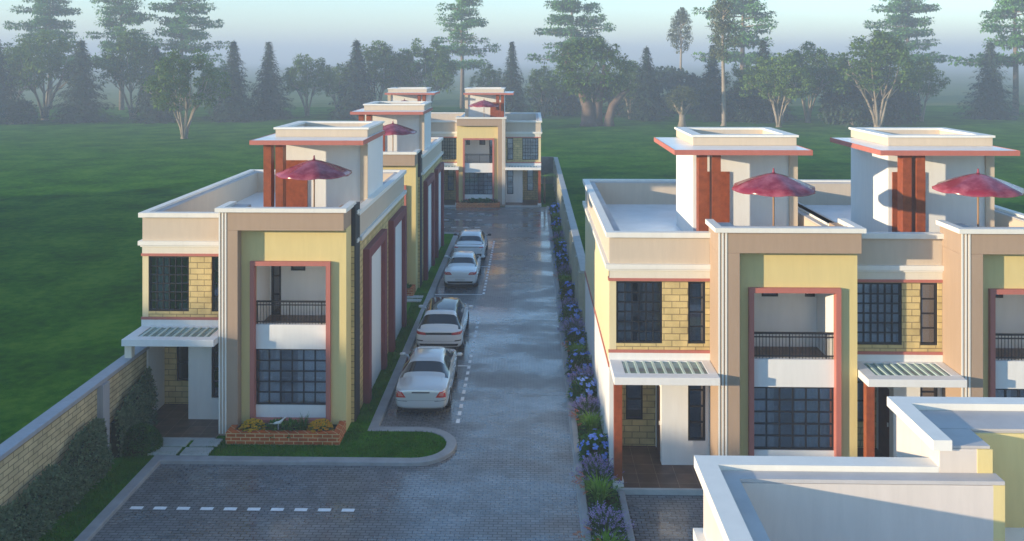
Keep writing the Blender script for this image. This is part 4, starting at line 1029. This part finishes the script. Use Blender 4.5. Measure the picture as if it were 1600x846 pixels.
suv=[(0.0,.78,.52,.86,.98,0,0),(.04,.88,.40,.92,1.02,0,0),(.12,.935,.32,.98,1.05,0,0),(.20,.95,.28,1.0,1.10,.80,4),(.26,.96,.26,1.02,1.16,.78,5),(.66,.965,.25,1.03,1.60,.64,6),(.74,.965,.25,1.03,1.635,.635,6.5),
 (1.5,.97,.25,1.04,1.70,.64,2),(2.3,.97,.25,1.04,1.70,.65,2.5),(2.78,.97,.25,1.03,1.65,.66,6.9),(2.86,.97,.25,1.03,1.625,.66,7),(3.50,.965,.25,1.02,1.26,.76,8),(3.6,.96,.25,1.02,1.20,.80,3),
 (3.85,.95,.26,1.0,1.09,0,0),(4.25,.92,.28,.94,1.01,0,0),(4.5,.86,.32,.82,.90,0,0),(4.62,.76,.36,.68,.75,0,0),(4.66,.55,.42,.6,.66,0,0)]
k2=dict(mirror=(3.15,1.12),rear=[('light_band',[(-.55,.86),(.55,.86),(.55,.95),(-.55,.95)],'plastic'),('tail_light',[(.52,.85),(.88,.88),(.92,.99),(.52,.95)],'red'),('reflector',[(.62,.60),(.90,.62),(.90,.665),(.66,.645)],'plastic'),
  ('lower_bumper',[(-.74,.40),(.74,.40),(.80,.50),(-.80,.50)],'plastic'),('hatch_seam',[(-.72,.60),(.72,.60),(.72,.607),(-.72,.607)],'seam')],
 seams=[(1.25,1.0,1.15,.5),(2.2,1.02,2.2,.35),(3.2,1.0,3.2,.35)],handles=[(1.45,.93),(2.35,.93)],sidetail=[(.06,.90),(.34,.93),(.34,.99),(.06,.99)])
c2=make_car('white estate style SUV with black glass roof and dark band between tail lights',suv,M['whitecar'],M['carglass'],(.86,3.72),k2,wr=.37); c2.location=(-3.72,34.95,.006); c2.rotation_euler=(0,0,R(.3))
k3=dict(mirror=(3.3,1.02),rear=[('tail_light',[(.42,.80),(.80,.80),(.84,.94),(.52,.93)],'red'),('tail_lens',[(.50,.83),(.66,.83),(.68,.89),(.54,.89)],'redlens'),('number_plate',[(-.26,.50),(.26,.50),(.26,.60),(-.26,.60)],'plate'),('lower_bumper',[(-.62,.36),(.62,.36),(.68,.46),(-.68,.46)],'plastic'),('boot_seam',[(-.60,.68),(.60,.68),(.60,.687),(-.60,.687)],'seam')],
 seams=[(1.5,.95,1.30,.45),(2.36,.96,2.38,.3),(3.4,.95,3.38,.3)],handles=[(1.7,.86),(2.5,.86)],sidetail=[(.06,.82),(.3,.86),(.3,.92),(.06,.93)])
sed2=[(y*.955,hw*.965,zl,zb*1.0,zt*1.0,wt*1.0,c) for (y,hw,zl,zb,zt,wt,c) in sedan]
c3=make_car('small white saloon third from the camera between SUV and coupe',sed2,M['whitecar'],M['whitecar'],(.98,3.68),k3); c3.location=(-3.68,45.0,.006)
fast=[(0.0,.74,.42,.86,.98,0,0),(.03,.86,.34,.92,1.02,0,0),(.12,.92,.28,.95,1.05,0,0),(.30,.94,.25,.97,1.07,0,0),(.62,.95,.24,.98,1.10,.76,4),(.70,.95,.24,.98,1.15,.74,5),(1.32,.95,.24,.99,1.43,.62,6),(1.44,.95,.24,.99,1.47,.61,6.5),
 (2.0,.95,.24,.99,1.54,.61,2),(2.5,.95,.24,.99,1.53,.62,2.5),(2.95,.95,.24,.99,1.48,.63,6.9),(3.03,.95,.24,.98,1.45,.63,7),(3.64,.945,.24,.97,1.15,.73,8),(3.74,.94,.24,.96,1.09,.78,3),
 (4.0,.93,.25,.94,1.01,0,0),(4.4,.90,.26,.86,.92,0,0),(4.68,.82,.30,.74,.80,0,0),(4.78,.6,.38,.6,.66,0,0)]
k4=dict(mirror=(3.3,1.05),mirrormat=M['plastic'],rear=[('light_band',[(-.80,.955),(.80,.955),(.80,.99),(-.80,.99)],'seam'),('tail_light',[(.60,.93),(.86,.93),(.88,.985),(.66,.985)],'red'),('reflector',[(.70,.72),(.72,.72),(.80,.84),(.78,.84)],'seam'),('lower_bumper',[(-.72,.36),(.72,.36),(.76,.58),(-.76,.58)],'plastic')],
 seams=[(1.4,.97,1.25,.45),(2.3,.98,2.3,.3),(3.35,.97,3.33,.3)],handles=[(1.6,.88),(2.5,.88)],top=[('spoiler_line',[(-.74,.30),(.74,.30),(.74,.40),(-.74,.40)],'seam')])
c4=make_car('white fastback car farthest from the camera with thin dark rear spoiler line',fast,M['whitecar'],M['whitecar'],(.95,3.75),k4,wr=.35); c4.location=(-3.65,50.9,.006)

# ------------------------------------------------------------------ the fog
hb=MB(); hb.box(-2510,2510,-205,2510,-1.2,46)
hm=bpy.data.materials.new('fog_air'); hm.use_nodes=True; nt=hm.node_tree; nt.nodes.remove(nt.nodes['Principled BSDF'])
pv=nt.nodes.new('ShaderNodeVolumePrincipled'); pv.inputs['Color'].default_value=(.56,.65,.79,1); pv.inputs['Density'].default_value=.0019; pv.inputs['Anisotropy'].default_value=.0
nt.links.new(pv.outputs[0],nt.nodes['Material Output'].inputs['Volume'])
hz=hb.build('haze',hm); tag(hz,'pale morning fog lying over the park','haze',kind='stuff')
